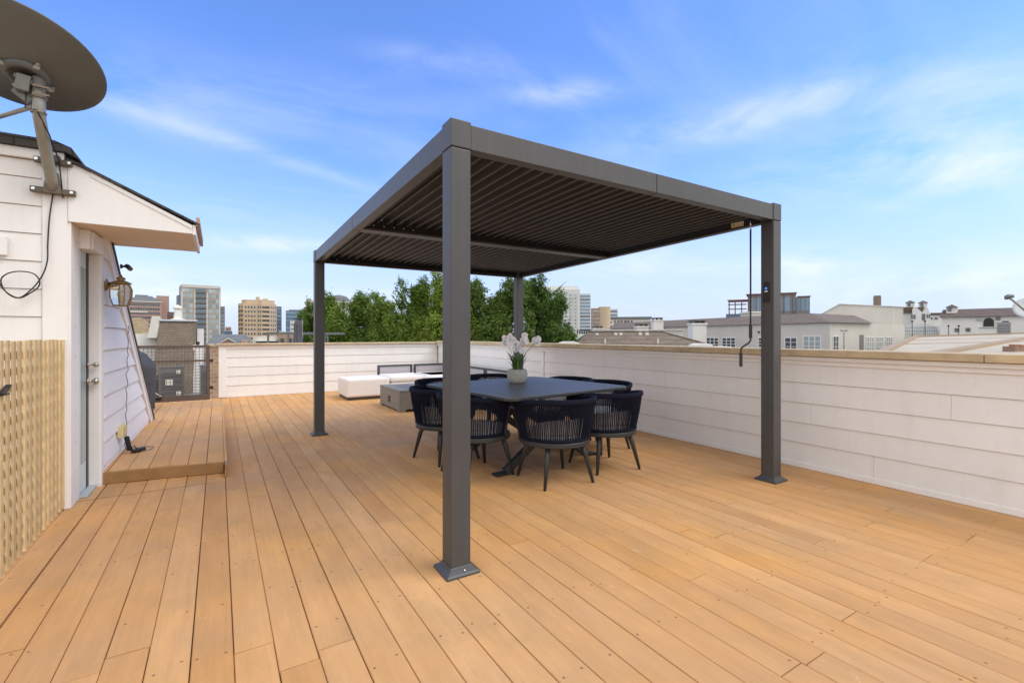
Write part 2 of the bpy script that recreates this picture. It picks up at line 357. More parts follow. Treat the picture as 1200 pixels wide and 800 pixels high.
def thing(name, label, cat, loc=(0, 0, 0), rz=0, group=None):
    o = bpy.data.objects.new(name, None); COL.objects.link(o); o.location = loc; o.rotation_euler = (0, 0, rz); o.empty_display_size = .1
    return tag(o, label, cat, group)
def struct(o): o['kind'] = 'structure'; return o
def copy_tree(o, parent=None):
    c = o.copy(); COL.objects.link(c)
    if parent: c.parent = parent
    for ch in list(o.children): copy_tree(ch, c)
    return c

# ------------------------------------------------------------------ ground far below
GZ = -10.0
gm = mat('asphalt_and_lots', (.13, .125, .10), .95, var=.5, scale=.03, spec=.03)
g = MB(); g.add([(-4000, -4000, GZ), (4000, -4000, GZ), (4000, 4000, GZ), (-4000, 4000, GZ)], [(0, 1, 2, 3)])
struct(g.build('ground', gm))

b = MB(); rn_ = random.Random(21); NN = 900; vs = []
for k in range(NN):
    a = 2 * math.pi * k / NN; c_x, s_x = math.sin(a), math.cos(a)
    for j, (rr, hh) in enumerate(((620, 0), (640, 6.5), (675, 9.5), (730, 6))):
        nzv = noise.noise(Vector((c_x * 26, s_x * 26, j * 3.1))) + .6 * noise.noise(Vector((c_x * 90, s_x * 90, j * 1.7)))
        vs.append(((rr + 14 * nzv) * c_x, (rr + 14 * nzv) * s_x, GZ + max(0, hh + (2.2 * nzv if hh else 0))))
b.add(vs, [(k * 4 + j, ((k + 1) % NN) * 4 + j, ((k + 1) % NN) * 4 + j + 1, k * 4 + j + 1) for k in range(NN) for j in range(3)])
tag(b.build('distant_trees', mat('far_foliage', (.05, .085, .035), .9, var=.5, scale=.12), None, smooth=True), 'far off belt of trees and low roofs around the horizon', 'trees', None, 'stuff')

# ------------------------------------------------------------------ deck
WX, WY = 4.72, 11.2                                  # inner faces of the two parapets
def boards(xa, xb, ya, yb, ztop, th=.025, fixed=None, seed=1, gap=.0034):
    rnd = random.Random(seed); b = MB(); k = math.floor((xa - X0) / PITCH + .001)
    while X0 + k * PITCH < xb - .01:
        l = max(xa, X0 + k * PITCH + gap / 2 + (.006 if k == -6 else 0)); r = min(xb, X0 + (k + 1) * PITCH - gap / 2); k += 1
        if r - l < .02: continue
        cuts = [ya]; y = ya + rnd.uniform(.8, 4.6)
        while y < yb - .6: cuts.append(y); y += rnd.choice((2.44, 3.05, 3.66, 4.88)) * rnd.uniform(.9, 1.02)
        cuts.append(yb)
        if fixed is not None and fixed(l, r): cuts = sorted(c for c in cuts if abs(c - fixed(l, r)) > .5) ; cuts.append(fixed(l, r)); cuts.sort()
        for i in range(len(cuts) - 1):
            dz = rnd.uniform(-.0015, .0015); w = rnd.uniform(-.0012, .0012); e = .003
            fx_ = fixed(l, r) if fixed else None
            y0, y1 = cuts[i] + (.012 if cuts[i] == fx_ else .0024), cuts[i + 1] - (.012 if cuts[i + 1] == fx_ else .0024)
            pr = [(l, ztop - th), (r, ztop - th), (r, ztop - e + dz), (r - e, ztop + dz), (l + e, ztop + dz), (l, ztop - e + dz)]
            b.prism([(p[0] + w, p[1]) for p in pr], y0, y1, 'y')
    return b
deck = boards(-3.2, WX + .02, -1.6, WY + .02, 0, seed=3, fixed=lambda l, r: 4.80 if (l > -.95 and r < .06) else None).build('deck', DECK)
struct(deck)
sub = MB(); sub.box(-3.2, WX + .4, -1.6, WY + .4, -.3, -.0265)
struct(sub.build('deck_substructure', mat('brown_joists', (.22, .125, .06), .9)))

# raised platform by the stair house
def shear(v, yl=5.25, yr=5.10, xl=-.86, xr=.05): return yl + (yr - yl) * (v - xl) / (xr - xl)
pf = boards(-.86, .045, 5.12, 9.96, .105, seed=9)
pf.v = [(x, shear(x) + .002 if y < 5.13 else y, z) for x, y, z in pf.v]
pf.box(.0475, .068, 5.104, 9.96, .081, .1045)
struct(pf.build('raised_deck', DECK))
fz = MB()
fz.add([(-.86, shear(-.86) - .022, .004), (.04, shear(.04) - .022, .004), (.04, shear(.04), .004), (-.86, shear(-.86), .004),
        (-.86, shear(-.86) - .022, .100), (.04, shear(.04) - .022, .100), (.04, shear(.04), .100), (-.86, shear(-.86), .100)],
       [(0, 3, 2, 1), (4, 5, 6, 7), (0, 1, 5, 4), (1, 2, 6, 5), (2, 3, 7, 6), (3, 0, 4, 7)])
fz.box(.0475, .066, 5.104, 9.96, .003, .080); fz.box(.0475, .068, 4.92, 5.102, .003, .106)
struct(fz.build('raised_deck_fascia', FASC, bevel=.002))

# ------------------------------------------------------------------ lap siding helper (local frame: x along wall, outward = -y, z up)
def lap(b, x0, x1, z0, z1, pitch, phase, joints=(), T=None, clip=None):
    z = phase
    while z > z0 - pitch: z -= pitch
    k = 0
    while z < z1 - .01:
        a, c = max(z, z0), min(z + pitch, z1)
        if c - a > .01:
            js = [x0] + sorted(j for (row, j) in joints if row == k and x0 < j < x1) + [x1]
            for i in range(len(js) - 1):
                l, r = js[i] + (.001 if i else 0), js[i + 1] - (.001 if i < len(js) - 2 else 0)
                b.prism([(0.0, a), (-.0155, a), (-.0065, c - .004), (0.0, c - .004)], l, r, 'x', T)
        z += pitch; k += 1
    return b
def Tm(loc, rz): return Matrix.Translation(Vector(loc)) @ Matrix.Rotation(rz, 4, 'Z')

# back parapet
wp = thing('parapet_wall', 'white lap sided parapet wall behind the white sofa, with a tan wooden cap', 'wall', (0, WY, 0))
CORE = mat('brown_sheathing', (.40, .33, .28), .8)  # brown core showing as thin lines between siding boards
core = MB(); core.box(0, WX + .25, .021, .22, -.3, 1.06); core.build('wall_core', CORE, wp)
sd_ = lap(MB(), .14, WX, .05, 1.0, .19, .05, joints=((1, 3.1), (3, 1.9), (2, 4.2)), T=Tm((0, .02, 0), 0)); sd_.build('siding', WHITE, wp)
tr = MB(); tr.box(.002, .14, -.01, .02, .01, 1.06); tr.build('corner_board', TRIM, wp, .003)
tr = MB(); tr.box(.142, WX, .0, .02, .003, .05); tr.build('skirt_board', TRIM, wp, .002)
tr = MB(); tr.box(.142, WX, -.004, .02, .985, 1.06); tr.build('frieze_board', TRIM, wp, .003)
cp = MB(); x = -.03
for w in (2.4, 2.5): cp.box(x, min(x + w - .003, WX + .3), -.06, .27, 1.064, 1.10); x += w
cp.build('cap', CAPW, wp, .004)

# right parapet (runs along y, faces -x): local frame rotated so local -y = world -x, local x = world -y
wr = thing('parapet_wall', 'long white lap sided parapet wall along the right edge of the deck, with tan cap', 'wall', (WX, WY, 0), -math.pi / 2)
LEN = WY + 1.6
core = MB(); core.box(.0, LEN, .021, .22, -.3, 1.06); core.build('wall_core', CORE, wr)
JO = [(0, 2.6), (1, 5.9), (2, 3.4), (4, 7.2), (1, 9.4), (3, 8.9), (4, 9.9), (2, 10.6), (0, 9.8)]
YB = WY - 6.62
sd_ = lap(MB(), .02, YB - .04, .05, 1.0, .1915, .047, JO, Tm((0, .02, 0), 0)); lap(sd_, YB + .04, LEN, .05, 1.0, .1915, .047, JO, Tm((0, .02, 0), 0)); sd_.build('siding', WHITE, wr)
tr = MB(); tr.box(YB - .039, YB + .039, -.008, .02, .052, .98); tr.build('batten', TRIM, wr, .002)
tr = MB(); tr.box(.02, LEN, -.002, .02, .003, .05); tr.build('skirt_board', TRIM, wr, .002)
tr = MB(); tr.box(.02, LEN, -.004, .02, .985, 1.025); tr.box(.02, LEN, -.03, .02, 1.026, 1.062); tr.build('frieze_board', TRIM, wr, .003)
cp = MB(); x = .06
for w in (2.6, 2.4, 2.44, 2.6, 3.05): cp.box(x, min(x + w - .004, LEN), -.065, .27, 1.066, 1.128); x += w
cp.build('cap', CAPW, wr, .006)

# brick pier where the parapet ends
pr = thing('brick_pier', 'narrow tan brick pier between the steel gate and the white parapet', 'pier', (-.07, WY + .12, 0))
b = MB(); b.box(-.075, .066, -.12, .3, -.3, 1.04); b.build('brickwork', mat_bricks('tan_pier_brick', (.40, .28, .18), (.30, .20, .13), (.42, .37, .31), 4, .5, .3, .03), pr, .003)
b = MB(); b.box(-.11, .0, -.15, .34, 1.043, 1.085); b.build('cap_stone', CAPW, pr, .004)

# ------------------------------------------------------------------ stair house on the left
HYF = 4.62                                            # front (gable) face
hs = thing('stair_house', 'white lap sided stair house with a door, a shed canopy and a sloping side wall', 'house', (0, 0, 0))
WA, WB = Vector((-.840, 4.90, 0)), Vector((-.782, 8.10, 0))
wdir = (WB - WA).normalized(); wn = Vector((wdir.y, -wdir.x, 0))
def wall_at(px, py, off=0.0): return ray_plane(px, py, WA + wn * off, wn)
Wrz = math.atan2(wdir.y, wdir.x)
# gable wall
gb = MB(); gb.prism([(-3.4, -.05), (-.955, -.05), (-.955, 2.53), (-3.4, 2.53)], HYF + .021, HYF + .2, 'y'); gb.build('gable_wall', CORE, hs)
sd_ = lap(MB(), -3.4, -1.068, .0, 2.50, .196, 1.983 - 10 * .196, ((9, -1.9), (5, -2.3)), Tm((0, HYF + .02, 0), 0)); sd_.build('siding', WHITE, hs)
tr = MB(); tr.box(-1.064, -.928, HYF - .006, HYF + .02, .004, 2.50); tr.build('corner_board', TRIM, hs, .003)
tr = MB(); tr.box(-3.4, -.945, HYF - .02, HYF + .019, 2.503, 2.572); tr.build('frieze_board', TRIM, hs, .003)
# canopy: smooth gable cheek, soffit, fascia and roof
SZ = 2.085; XC = -.180
ck = MB(); ck.prism([(-.926, SZ), (XC, SZ - .005), (XC, 2.150), (-.85, 2.485), (-.926, 2.515)], HYF - .012, HYF + .02, 'y'); ck.build('canopy_cheek', TRIM, hs, .002)
sf = MB(); sf.box(-.95, XC, HYF + .021, 5.62, SZ, SZ + .02); sf.build('soffit', mat('warm_soffit_board', (.74, .61, .48), .6, var=.06, scale=2), hs)
fa = MB(); fa.box(XC + .001, XC + .024, HYF - .01, 5.64, SZ - .012, 2.152); fa.build('fascia', TRIM, hs, .002)
fa = MB(); fa.prism([(HYF - .02, SZ + .06), (5.64, SZ + .06), (5.64, SZ + .13), (HYF - .02, SZ + .13)], XC + .026, XC + .05, 'x'); fa.build('gutter_board', mat('tan_gutter', (.45, .30, .19), .6), hs, .002)
rk = MB(); rk.prism([(-.93, 2.518), (-.85, 2.487), (XC + .05, 2.150), (XC + .05, 2.163), (-.84, 2.506), (-.93, 2.54)], HYF - .03, 5.66, 'y'); rk.build('canopy_roof', SHING, hs)
rt = MB(); rt.prism([(-.80, 2.43), (XC, 2.118), (XC, 2.146), (-.80, 2.462)], HYF - .0185, HYF - .013, 'y'); rt.build('rake_trim', TRIM, hs)
rf = MB(); rf.prism([(-3.5, 2.575), (-.93, 2.575), (-.86, 2.535), (-.90, 2.61), (-.99, 2.645), (-3.5, 2.645)], HYF - .05, 5.7, 'y'); rf.build('roof', SHING, hs)
# side wall: jamb by the corner, door, far jamb, sloping wall beyond
b = MB(); b.box(-1.02, -.911, HYF + .001, 4.86, .004, SZ - .002); b.build('door_jamb', TRIM, hs, .003)
NAIL = MB().lathe([(.0, -.002), (.006, -.001), (.006, .002), (.0, .003)], 8, T=Matrix.Rotation(R(90), 4, 'Y')).build('nail_head', mat('dull_nail', (.55, .52, .48), .6), hs)
for i in range(9):
    o = NAIL if i == 0 else NAIL.copy()
    if i: COL.objects.link(o)
    o.location = (-.910, 4.74, .25 + i * .215)
JY = 5.17
b = MB(); b.box(-.96, WA.x - .001, JY, JY + .10, .02, 1.93); b.build('door_jamb', TRIM, hs, .003)
b = MB(); b.box(-1.02, -.85, 4.861, JY + .1, 1.932, SZ - .002); b.build('door_head', TRIM, hs, .003)
dr = MB(); dr.box(-.955, -.916, 4.862, JY - .004, .03, 1.93); door = dr.build('door', mat('teal_white_door', (.62, .70, .70), .4), hs, .003)
b = MB(); b.box(-.9155, -.913, 4.93, JY - .095, .25, 1.80); b.build('door_glass', mat_glass('door_pane', (.30, .40, .42), .08), door)
b = MB(); b.box(-.9155, -.911, JY - .068, JY - .004, .03, 1.93); b.build('weatherstrip', BLACK, door)
for kz, rr, nm in ((.885, .026, 'door_knob'), (1.02, .018, 'deadbolt')):
    b = MB(); b.lathe([(0, 0), (rr * 1.1, .001), (rr * 1.1, .008), (rr * .4, .012), (rr * .4, .035), (rr, .042), (rr, .062), (rr * .7, .07), (0, .071)], 16, T=Matrix.Translation((-.9105, JY - .045, kz)) @ Matrix.Rotation(R(90), 4, 'Y'))
    b.build(nm, mat('brushed_knob', (.55, .50, .42), .3, .9), door, smooth=True)
b = MB(); b.box(-1.0, -.86, 4.862, JY - .002, .003, .022); b.build('threshold', mat('grey_threshold', (.48, .52, .55), .45, .3), hs, .003)
# sloping wall: build in wall frame (x along wall from WA)
LW = (WB - WA).length; TW = Tm(WA, Wrz)
xs_top, zt_top, x_end, z_end = .49, 2.075, LW - .02, .115
slope = (z_end - zt_top) / (x_end - xs_top)
def slope_x(z): return xs_top + (z - zt_top) / slope
b = MB(); b.prism([(.371, 0), (x_end, 0), (x_end, z_end), (xs_top, zt_top), (.371, zt_top)], .016, .2, 'y', TW)
b.build('side_wall', CORE, hs)
b = MB(); z = .0 - .04
while z < zt_top:
    a, c = max(z, .02), min(z + .196, zt_top)
    xa, xb = max(.262, 0), slope_x(c) - .05
    xb2 = slope_x(a) - .05
    if xb > .39: b.add([(.372, -.010, a), (xb2, -.010, a), (xb, .0085, c - .004), (.372, .0085, c - .004), (.372, .0155, a), (xb2, .0155, a), (xb, .0155, c - .004), (.372, .0155, c - .004)],
                      [(0, 1, 2, 3), (7, 6, 5, 4), (0, 4, 5, 1), (1, 5, 6, 2), (2, 6, 7, 3), (3, 7, 4, 0)], TW)
    z += .196
b.build('siding', WHITE, hs)
b = MB(); b.box(.0, .37, -.004, .2, 1.9345, zt_top, TW); b.box(.274, .37, -.004, .2, .0, 1.934, TW); b.build('door_casing', TRIM, hs, .003)
ux = Vector((x_end - xs_top, 0, z_end - zt_top)).normalized(); uz = Vector((-ux.z, 0, ux.x))
p0, p1 = Vector((xs_top - .35, 0, zt_top - .35 * slope)), Vector((x_end + .06, 0, z_end + .06 * slope))
def strip(o0, o1, y0, y1, name, m, ex=0):
    q = [p0 + uz * o0, p1 + uz * o0 + ux * ex, p1 + uz * o1 + ux * ex, p0 + uz * o1]
    b = MB(); b.prism([(v.x, v.z) for v in q], y0, y1, 'y', TW); return b.build(name, m, hs, .002)
strip(-.095, -.004, -.018, .015, 'rake_trim', TRIM)
strip(-.002, .020, -.026, .05, 'drip_edge', TRIM)
strip(.022, .062, -.034, 2.4, 'roof', SHING)

# wall lantern
ln0 = wall_at(131, 336); lc = Vector((-.725, 5.27, 0))
lt = thing('wall_lantern', 'aged brass lantern with clear glass panes on the white wall beside the door', 'lantern', (WA + wdir * .44).to_tuple())
lt.rotation_euler = (0, 0, Wrz)
b = MB(); b.lathe([(0, 0), (.055, .0), (.05, .012), (.03, .02), (.018, .035), (0, .036)], 16, T=Matrix.Translation((0, .0, 1.70)) @ Matrix.Rotation(R(90), 4, 'X')); b.build('wall_plate', BRASS, lt, smooth=True)
b = MB(); b.tube([(0, -.02, 1.70), (0, -.05, 1.685), (0, -.08, 1.69), (0, -.10, 1.715), (0, -.105, 1.735)], .010, 8); b.build('arm', BRASS, lt, smooth=True)
LC = (0, -.105, 0)
b = MB(); b.lathe([(0, 1.795), (.008, 1.79), (.012, 1.775), (.03, 1.765), (.036, 1.752), (.02, 1.745), (.045, 1.735), (.072, 1.722), (.078, 1.712), (.0, 1.708)], 16, LC); b.build('lantern_roof', BRASS, lt, smooth=True)
prof = [(.062, 1.708), (.082, 1.66), (.078, 1.59), (.055, 1.525)]
b = MB(); b.lathe(prof, 6, LC); b.build('glass', CLEAR, lt)
b = MB()
for k in range(6):
    a = 2 * math.pi * k / 6
    b.tube([(LC[0] + (r + .002) * math.cos(a), LC[1] + (r + .002) * math.sin(a), z) for r, z in prof], .005, 6)
b.tube([(LC[0] + .056 * math.cos(2 * math.pi * k / 6), LC[1] + .056 * math.sin(2 * math.pi * k / 6), 1.522) for k in range(6)], .006, 6, True)
b.tube([(LC[0] + .064 * math.cos(2 * math.pi * k / 6), LC[1] + .064 * math.sin(2 * math.pi * k / 6), 1.706) for k in range(6)], .006, 6, True)
b.lathe([(0, 1.525), (.05, 1.524), (.03, 1.515), (0, 1.51)], 6, LC); b.build('cage', BRASS, lt)
b = MB(); b.lathe([(0, 1.54), (.012, 1.542), (.012, 1.60), (.018, 1.61), (.014, 1.64), (0, 1.655)], 10, LC); b.build('bulb', mat('frosted_bulb', (.85, .8, .65), .4), lt, smooth=True)

# security camera on the sloping trim
cp_ = wall_at(141, 312, .02)
sc_ = thing('security_camera', 'small black security camera on the sloping white trim above the lantern', 'camera', cp_.to_tuple(), Wrz)
b = MB(); b.lathe([(0, 0), (.022, 0), (.022, .012), (.01, .02), (.01, .04), (0, .04)], 12, T=Matrix.Rotation(R(90), 4, 'X')); b.build('bracket', BLACK, sc_)
b = MB(); b.tube([(-.02, -.05, .005), (.0, -.055, .003), (.075, -.065, -.012), (.085, -.067, -.014)], [.020, .022, .022, .018], 12); b.build('housing', BLACK, sc_, smooth=True)

# outdoor outlet box, cables
ob = wall_at(139, 505, .0)
tx = (ob - WA).dot(wdir)
ou = thing('outlet_box', 'yellowed outdoor outlet box low on the white side wall', 'outlet', (WA + wdir * tx).to_tuple(), Wrz)
b = MB(); b.box(-.085, .085, -.05, .0, ob.z - .055, ob.z + .06); b.build('cover', mat('yellowed_plastic', (.66, .55, .30), .45), ou, .008)
b = MB(); b.box(-.06, .06, -.058, -.051, ob.z - .035, ob.z + .045); b.build('lid', mat('yellowed_lid', (.60, .50, .27), .4), ou, .004)
pts = []
zt, zb = wall_at(150, 382).z, .125
for i in range(26):
    t = i / 25; pts.append(WA + wdir * (tx + .14 + .16 * (1 - t) + .02 * math.sin(i * 1.7)) + wn * (.03 + .008 * math.sin(i * 2.3)) + Vector((0, 0, zt + (zb - zt) * t)))
pts += [WA + wdir * (tx + .16 + .12 * math.cos(a)) + wn * (.16 + .10 * math.sin(a)) + Vector((0, 0, .112)) for a in (R(-60), R(0), R(60), R(120), R(180), R(230))]
b = MB(); b.tube(pts, .004, 6); tag(b.build('power_cable', mat('grey_cable', (.16, .15, .14), .6)), 'thin wavy grey cable running down the white side wall to a coil on the step', 'cable')
ad = WA + wdir * tx + wn * .06
b = MB(); b.bar(ad + Vector((0, 0, ob.z - .06)), ad + wdir * .03 + wn * .02 + Vector((0, 0, ob.z - .20)), .03, .03)
b.tube([ad + wdir * .03 + wn * .02 + Vector((0, 0, ob.z - .2)), ad + wn * .06 + Vector((0, 0, .18)), ad + wdir * .05 + wn * .08 + Vector((0, 0, .125))], .006, 6)
b.bar(ad + wn * .05 + Vector((0, 0, .124)), ad + wdir * .10 + wn * .12 + Vector((0, 0, .124)), .05, .032)
tag(b.build('power_adapter', BLACK, None, .004), 'black power adapter and plug lying under the outlet box', 'adapter')

# coax on the gable wall
def gw(px, py, off=.02): p = ray_plane(px, py, (0, HYF - off, 0), Vector((0, 1, 0))); return p
path = [gw(62, 228), gw(58, 255), gw(56, 285), gw(55.5, 305, .03), gw(50, 322, .04), gw(38, 338, .05), gw(22, 349, .05), gw(8, 343, .05), gw(1, 330, .05), gw(6, 322, .05), gw(20, 318, .05), gw(38, 320, .05), gw(46, 328, .05), gw(45, 336, .05), gw(36, 343, .05), gw(22, 349, .06), gw(5, 340, .06), gw(-8, 320, .05)]
sm = []
for i in range(len(path) - 1):
    a, b0, c0, d0 = path[max(i - 1, 0)], path[i], path[i + 1], path[min(i + 2, len(path) - 1)]
    for k in range(5):
        t = k / 5; sm.append(.5 * ((2 * b0) + (-a + c0) * t + (2 * a - 5 * b0 + 4 * c0 - d0) * t * t + (-a + 3 * b0 - 3 * c0 + d0) * t ** 3))
b = MB(); b.tube(sm, .0045, 6); tag(b.build('coaxial_cable', BLACK, None, smooth=True), 'black coaxial cable looped on the white gable wall below the satellite dish', 'cable')
pq = gw(0, 288, .0); b = MB(); b.box(pq.x - .08, pq.x + .04, HYF - .03, HYF - .002, pq.z - .065, pq.z + .065)
tag(b.build('cover_plate', TRIM, None, .004), 'square white cover plate on the gable wall above the cable loop', 'cover plate')

# lattice screen
LX = -.945
la = thing('lattice_screen', 'unpainted pine lattice screen standing at the left edge of the deck', 'fence', (LX, 1.9, 0))
b = MB(); y = .02; LL = 4.60 - 1.9
rn = random.Random(4)
while y < LL:
    b.box(-.012, .0, y, y + .042, .02, 1.232 + rn.uniform(-.004, .004)); y += .089
b.build('vertical_slats', LATT, la, .003)
b = MB(); z = .06
while z < 1.2:
    b.box(-.0265, -.0145, .01, LL + .01, z, z + .043); z += .089
b.build('horizontal_slats', LATT, la, .003)
b = MB(); b.box(-.07, -.028, .0, .06, .005, 1.2); b.box(-.07, -.028, LL - .05, LL, .005, 1.2); b.build('posts', LATT, la, .003)
hp = ray_plane(8, 459, (LX + .02, 0, 0), Vector((1, 0, 0))); hy = hp.y - 1.9; hz_ = hp.z
b = MB()
b.tube([(.006, hy - .07, hz_ - .012), (.014, hy, hz_ - .012), (.014, hy + .05, hz_ - .014)], .006, 8)
b.prism([(hy - .08, hz_ - .002), (hy - .02, hz_ - .008), (hy + .03, hz_ + .004), (hy + .055, hz_ + .020), (hy + .072, hz_ + .026), (hy + .060, hz_ + .034), (hy + .045, hz_ + .034), (hy + .02, hz_ + .024), (hy - .03, hz_ + .014)], .002, .022, 'x')
b.build('latch', BLACK, la, .003)

# satellite dish
DC = Vector((-1.11, 4.275, 3.05)); el, az = 1.198, .176
dn = Vector((math.cos(el) * math.sin(az), math.cos(el) * math.cos(az), math.sin(el)))
ft = Vector((-1.0, HYF - .03, 2.295))
ds = thing('satellite_dish', 'large grey satellite dish on a bent mast fixed to the white gable wall', 'satellite dish', ft.to_tuple())
Tl = Matrix.Translation(-ft); Rd = dn.to_track_quat('Z', 'Y').to_matrix().to_4x4()
TD = Tl @ Matrix.Translation(DC) @ Rd
rad = .445; dep = .085
prof = [(rad * i / 12 + .0001, dep * (i / 12) ** 2 - dep) for i in range(13)]
prof2 = prof + [(rad + .006, .006), (rad - .008, .014)] + [(rad * i / 12 - .006 if i else .0001, dep * (i / 12) ** 2 - dep + .008) for i in range(11, -1, -1)]
b = MB(); b.lathe(prof2, 64, T=TD); b.build('reflector', DISHM, ds, smooth=True)
top = Vector((-1.0, 4.27, 2.945)); elb = Vector((-1.0, 4.275, 2.70))
b = MB(); pts = [ft + Vector((0, -.01, .0)), ft + Vector((-.0, -.05, .07)), elb + Vector((0, .05, -.07)), elb + Vector((0, .012, -.02)), elb + Vector((0, 0, .03)), top]
b.tube([p - ft for p in pts], .034, 16); b.build('mast', MAST, ds, smooth=True)
b = MB()
for zz, w in ((-.0, .12), (.21, .10)):
    b.box(-w, w, -.015, .02, -.028 + zz, .012 + zz)
b.prism([(-.05, -.03), (.05, -.03), (.03, .12), (-.03, .12)], .0, -.035, 'y'); b.box(-.045, .045, -.06, -.016, .19, .235)
b.build('wall_foot', mat('dark_bracket', (.14, .115, .09), .5, .5, var=.2), ds, .004)
for (x, z) in ((-.1, -.008), (.1, -.008), (-.085, .203), (.085, .203)):
    b = MB(); b.lathe([(0, 0), (.011, 0), (.011, .008), (0, .009)], 6, T=Matrix.Translation((x, -.016, z)) @ Matrix.Rotation(R(90), 4, 'X')); b.build('bolt', SCREW, ds)
VX = DC - dn * dep                                     # dish vertex
side = dn.cross(Vector((0, 0, 1))).normalized(); upd = side.cross(dn)
MC = VX + upd * -.05 + side * .045
b = MB(); T2 = Tl @ Matrix.Translation(MC) @ Rd
b.lathe([(.075, .05), (.115, .05), (.12, .03), (.115, -.012), (.105, -.022), (.080, -.022), (.075, .0)], 28, T=T2); b.build('mount_ring', DISHM, ds, smooth=True)
b = MB(); rl = (MC - dn * .02)
for k in range(4):
    a = R(45 + 90 * k); q = MC + (side * math.cos(a) + upd * math.sin(a)) * .135; b.tube([q - ft + dn * .05, q - ft - dn * .012], .012, 8); b.tube([q - ft - dn * .012, MC + (q - MC) * .7 - ft - dn * .005], .016, 6)
b.build('mount_lugs', mat('pale_cast_metal', (.42, .42, .39), .45, .4), ds)
b = MB(); cpos = top + Vector((0, -.005, -.03)) - ft
b.bar(cpos + Vector((-.075, .0, -.085)), cpos + Vector((-.06, .0, .02)), .07, .075); b.bar(MC - ft - dn * .02 - side * .05, cpos + Vector((-.02, 0, -.02)), .05, .03)
b.bar(cpos + Vector((-.115, .02, -.06)), cpos + Vector((-.035, .02, -.13)), .03, .06)
b.build('elevation_bracket', mat('dark_cast_bracket', (.20, .20, .18), .5, .4, var=.2), ds, .006)
ZINC = mat('zinc_bolt', (.5, .5, .48), .35, .8)
for zz in (-.03, -.10, -.2): b = MB(); b.tube([cpos + Vector((.038 * math.cos(a), .038 * math.sin(a), zz)) for a in [2 * math.pi * k / 14 for k in range(14)]], .005, 6, True); b.build('clamp', ZINC, ds)
for zz in (-.04, -.09): b = MB(); b.tube([cpos + Vector((-.02, -.045, zz)), cpos + Vector((.06, -.04, zz))], .006, 6); b.build('clamp_bolt', ZINC, ds)
b = MB(); b.tube([elb - ft + Vector((-.03, 0, .05)), Vector((-.42, .16, .44)), Vector((-.8, .33, .33))], .014, 8); b.build('brace', MAST, ds)
b = MB(); b.tube([MC - ft + Vector((0, 0, -.05)), cpos + Vector((-.05, -.05, -.2)), elb - ft + Vector((.0, -.05, .02)), elb - ft + Vector((.04, .04, -.1)), Vector((.042, -.06, .2)), Vector((.05, .005, -.05))], .004, 6); b.build('dish_cable', BLACK, ds, smooth=True)

# ------------------------------------------------------------------ pergola
PX0, PX1, PY0, PY1 = 1.03, 4.155, 2.265, 6.47
ZF, DZB = 2.386, -.065                                # top at the front, fall to the back
def ztop(y): return ZF + DZB * (y - PY0) / (PY1 - PY0)
PW, BH = .115, .135
pg = thing('pergola', 'charcoal aluminium louvred pergola standing on four posts on the tan deck', 'pergola', (PX0, PY0, 0))
def L_(x, y, z): return (x - PX0, y - PY0, z)
for (x, y) in ((PX0, PY0), (PX1 - PW, PY0), (PX0, PY1 - PW), (PX1 - PW, PY1 - PW)):
    zt = ztop(y + PW / 2)
    o = MB().box(x - PX0, x - PX0 + PW, y - PY0, y - PY0 + PW, .03, zt - BH - .003).build('post', PERG, pg, .006)
    q = MB(); cx, cy = x - PX0 + PW / 2, y - PY0 + PW / 2; h = PW / 2
    pr_ = [(.095, .0), (.095, .012), (.088, .020), (.068, .032), (h + .004, .046), (h + .001, .046)]
    vs = []; 
    for r_, z_ in pr_: vs += [(cx - r_, cy - r_, z_), (cx + r_, cy - r_, z_), (cx + r_, cy + r_, z_), (cx - r_, cy + r_, z_)]
    fs = [(3, 2, 1, 0)] + [(i * 4 + k, i * 4 + (k + 1) % 4, (i + 1) * 4 + (k + 1) % 4, (i + 1) * 4 + k) for i in range(len(pr_) - 1) for k in range(4)] + [(20, 21, 22, 23)]
    q.add(vs, fs); bp_ = q.build('base_plate', PLATE, o, .003)
    MB().lathe([(0, 0), (.005, 0), (.004, .003), (0, .004)], 8, T=Matrix.Translation((cx + .01, cy - .080, .030)) @ Matrix.Rotation(R(50), 4, 'X')).build('screw', SCREW, bp_)
    MB().box(x - PX0 - .002, x - PX0 + PW + .002, y - PY0 - .002, y - PY0 + PW + .002, zt - BH, zt + .012).build('corner_cap', PERG, pg, .005)
def beam_x(y0, y1, xa, xb, name='beam', hh=BH):
    zt = ztop((y0 + y1) / 2); return MB().box(xa - PX0, xb - PX0, y0 - PY0, y1 - PY0, zt - hh, zt).build(name, PERG, pg, .004)
XM = (PX0 + PX1) / 2
for (y0, y1) in ((PY0 + .004, PY0 + .075), (PY1 - .075, PY1 - .004)):
    beam_x(y0, y1, PX0 + PW + .003, XM - .002); beam_x(y0, y1, XM + .002, PX1 - PW - .003)
YM = 4.42
def beam_y(x0, x1, ya, yb):
    za, zb = ztop(ya), ztop(yb)
    MB().prism([(ya - PY0, za - BH), (yb - PY0, zb - BH), (yb - PY0, zb), (ya - PY0, za)], x0 - PX0, x1 - PX0, 'x').build('beam', PERG, pg, .004)
for (x0, x1) in ((PX0 + .004, PX0 + .075), (PX1 - .075, PX1 - .004)):
    beam_y(x0, x1, PY0 + PW + .003, YM - .002); beam_y(x0, x1, YM + .002, PY1 - PW - .003)
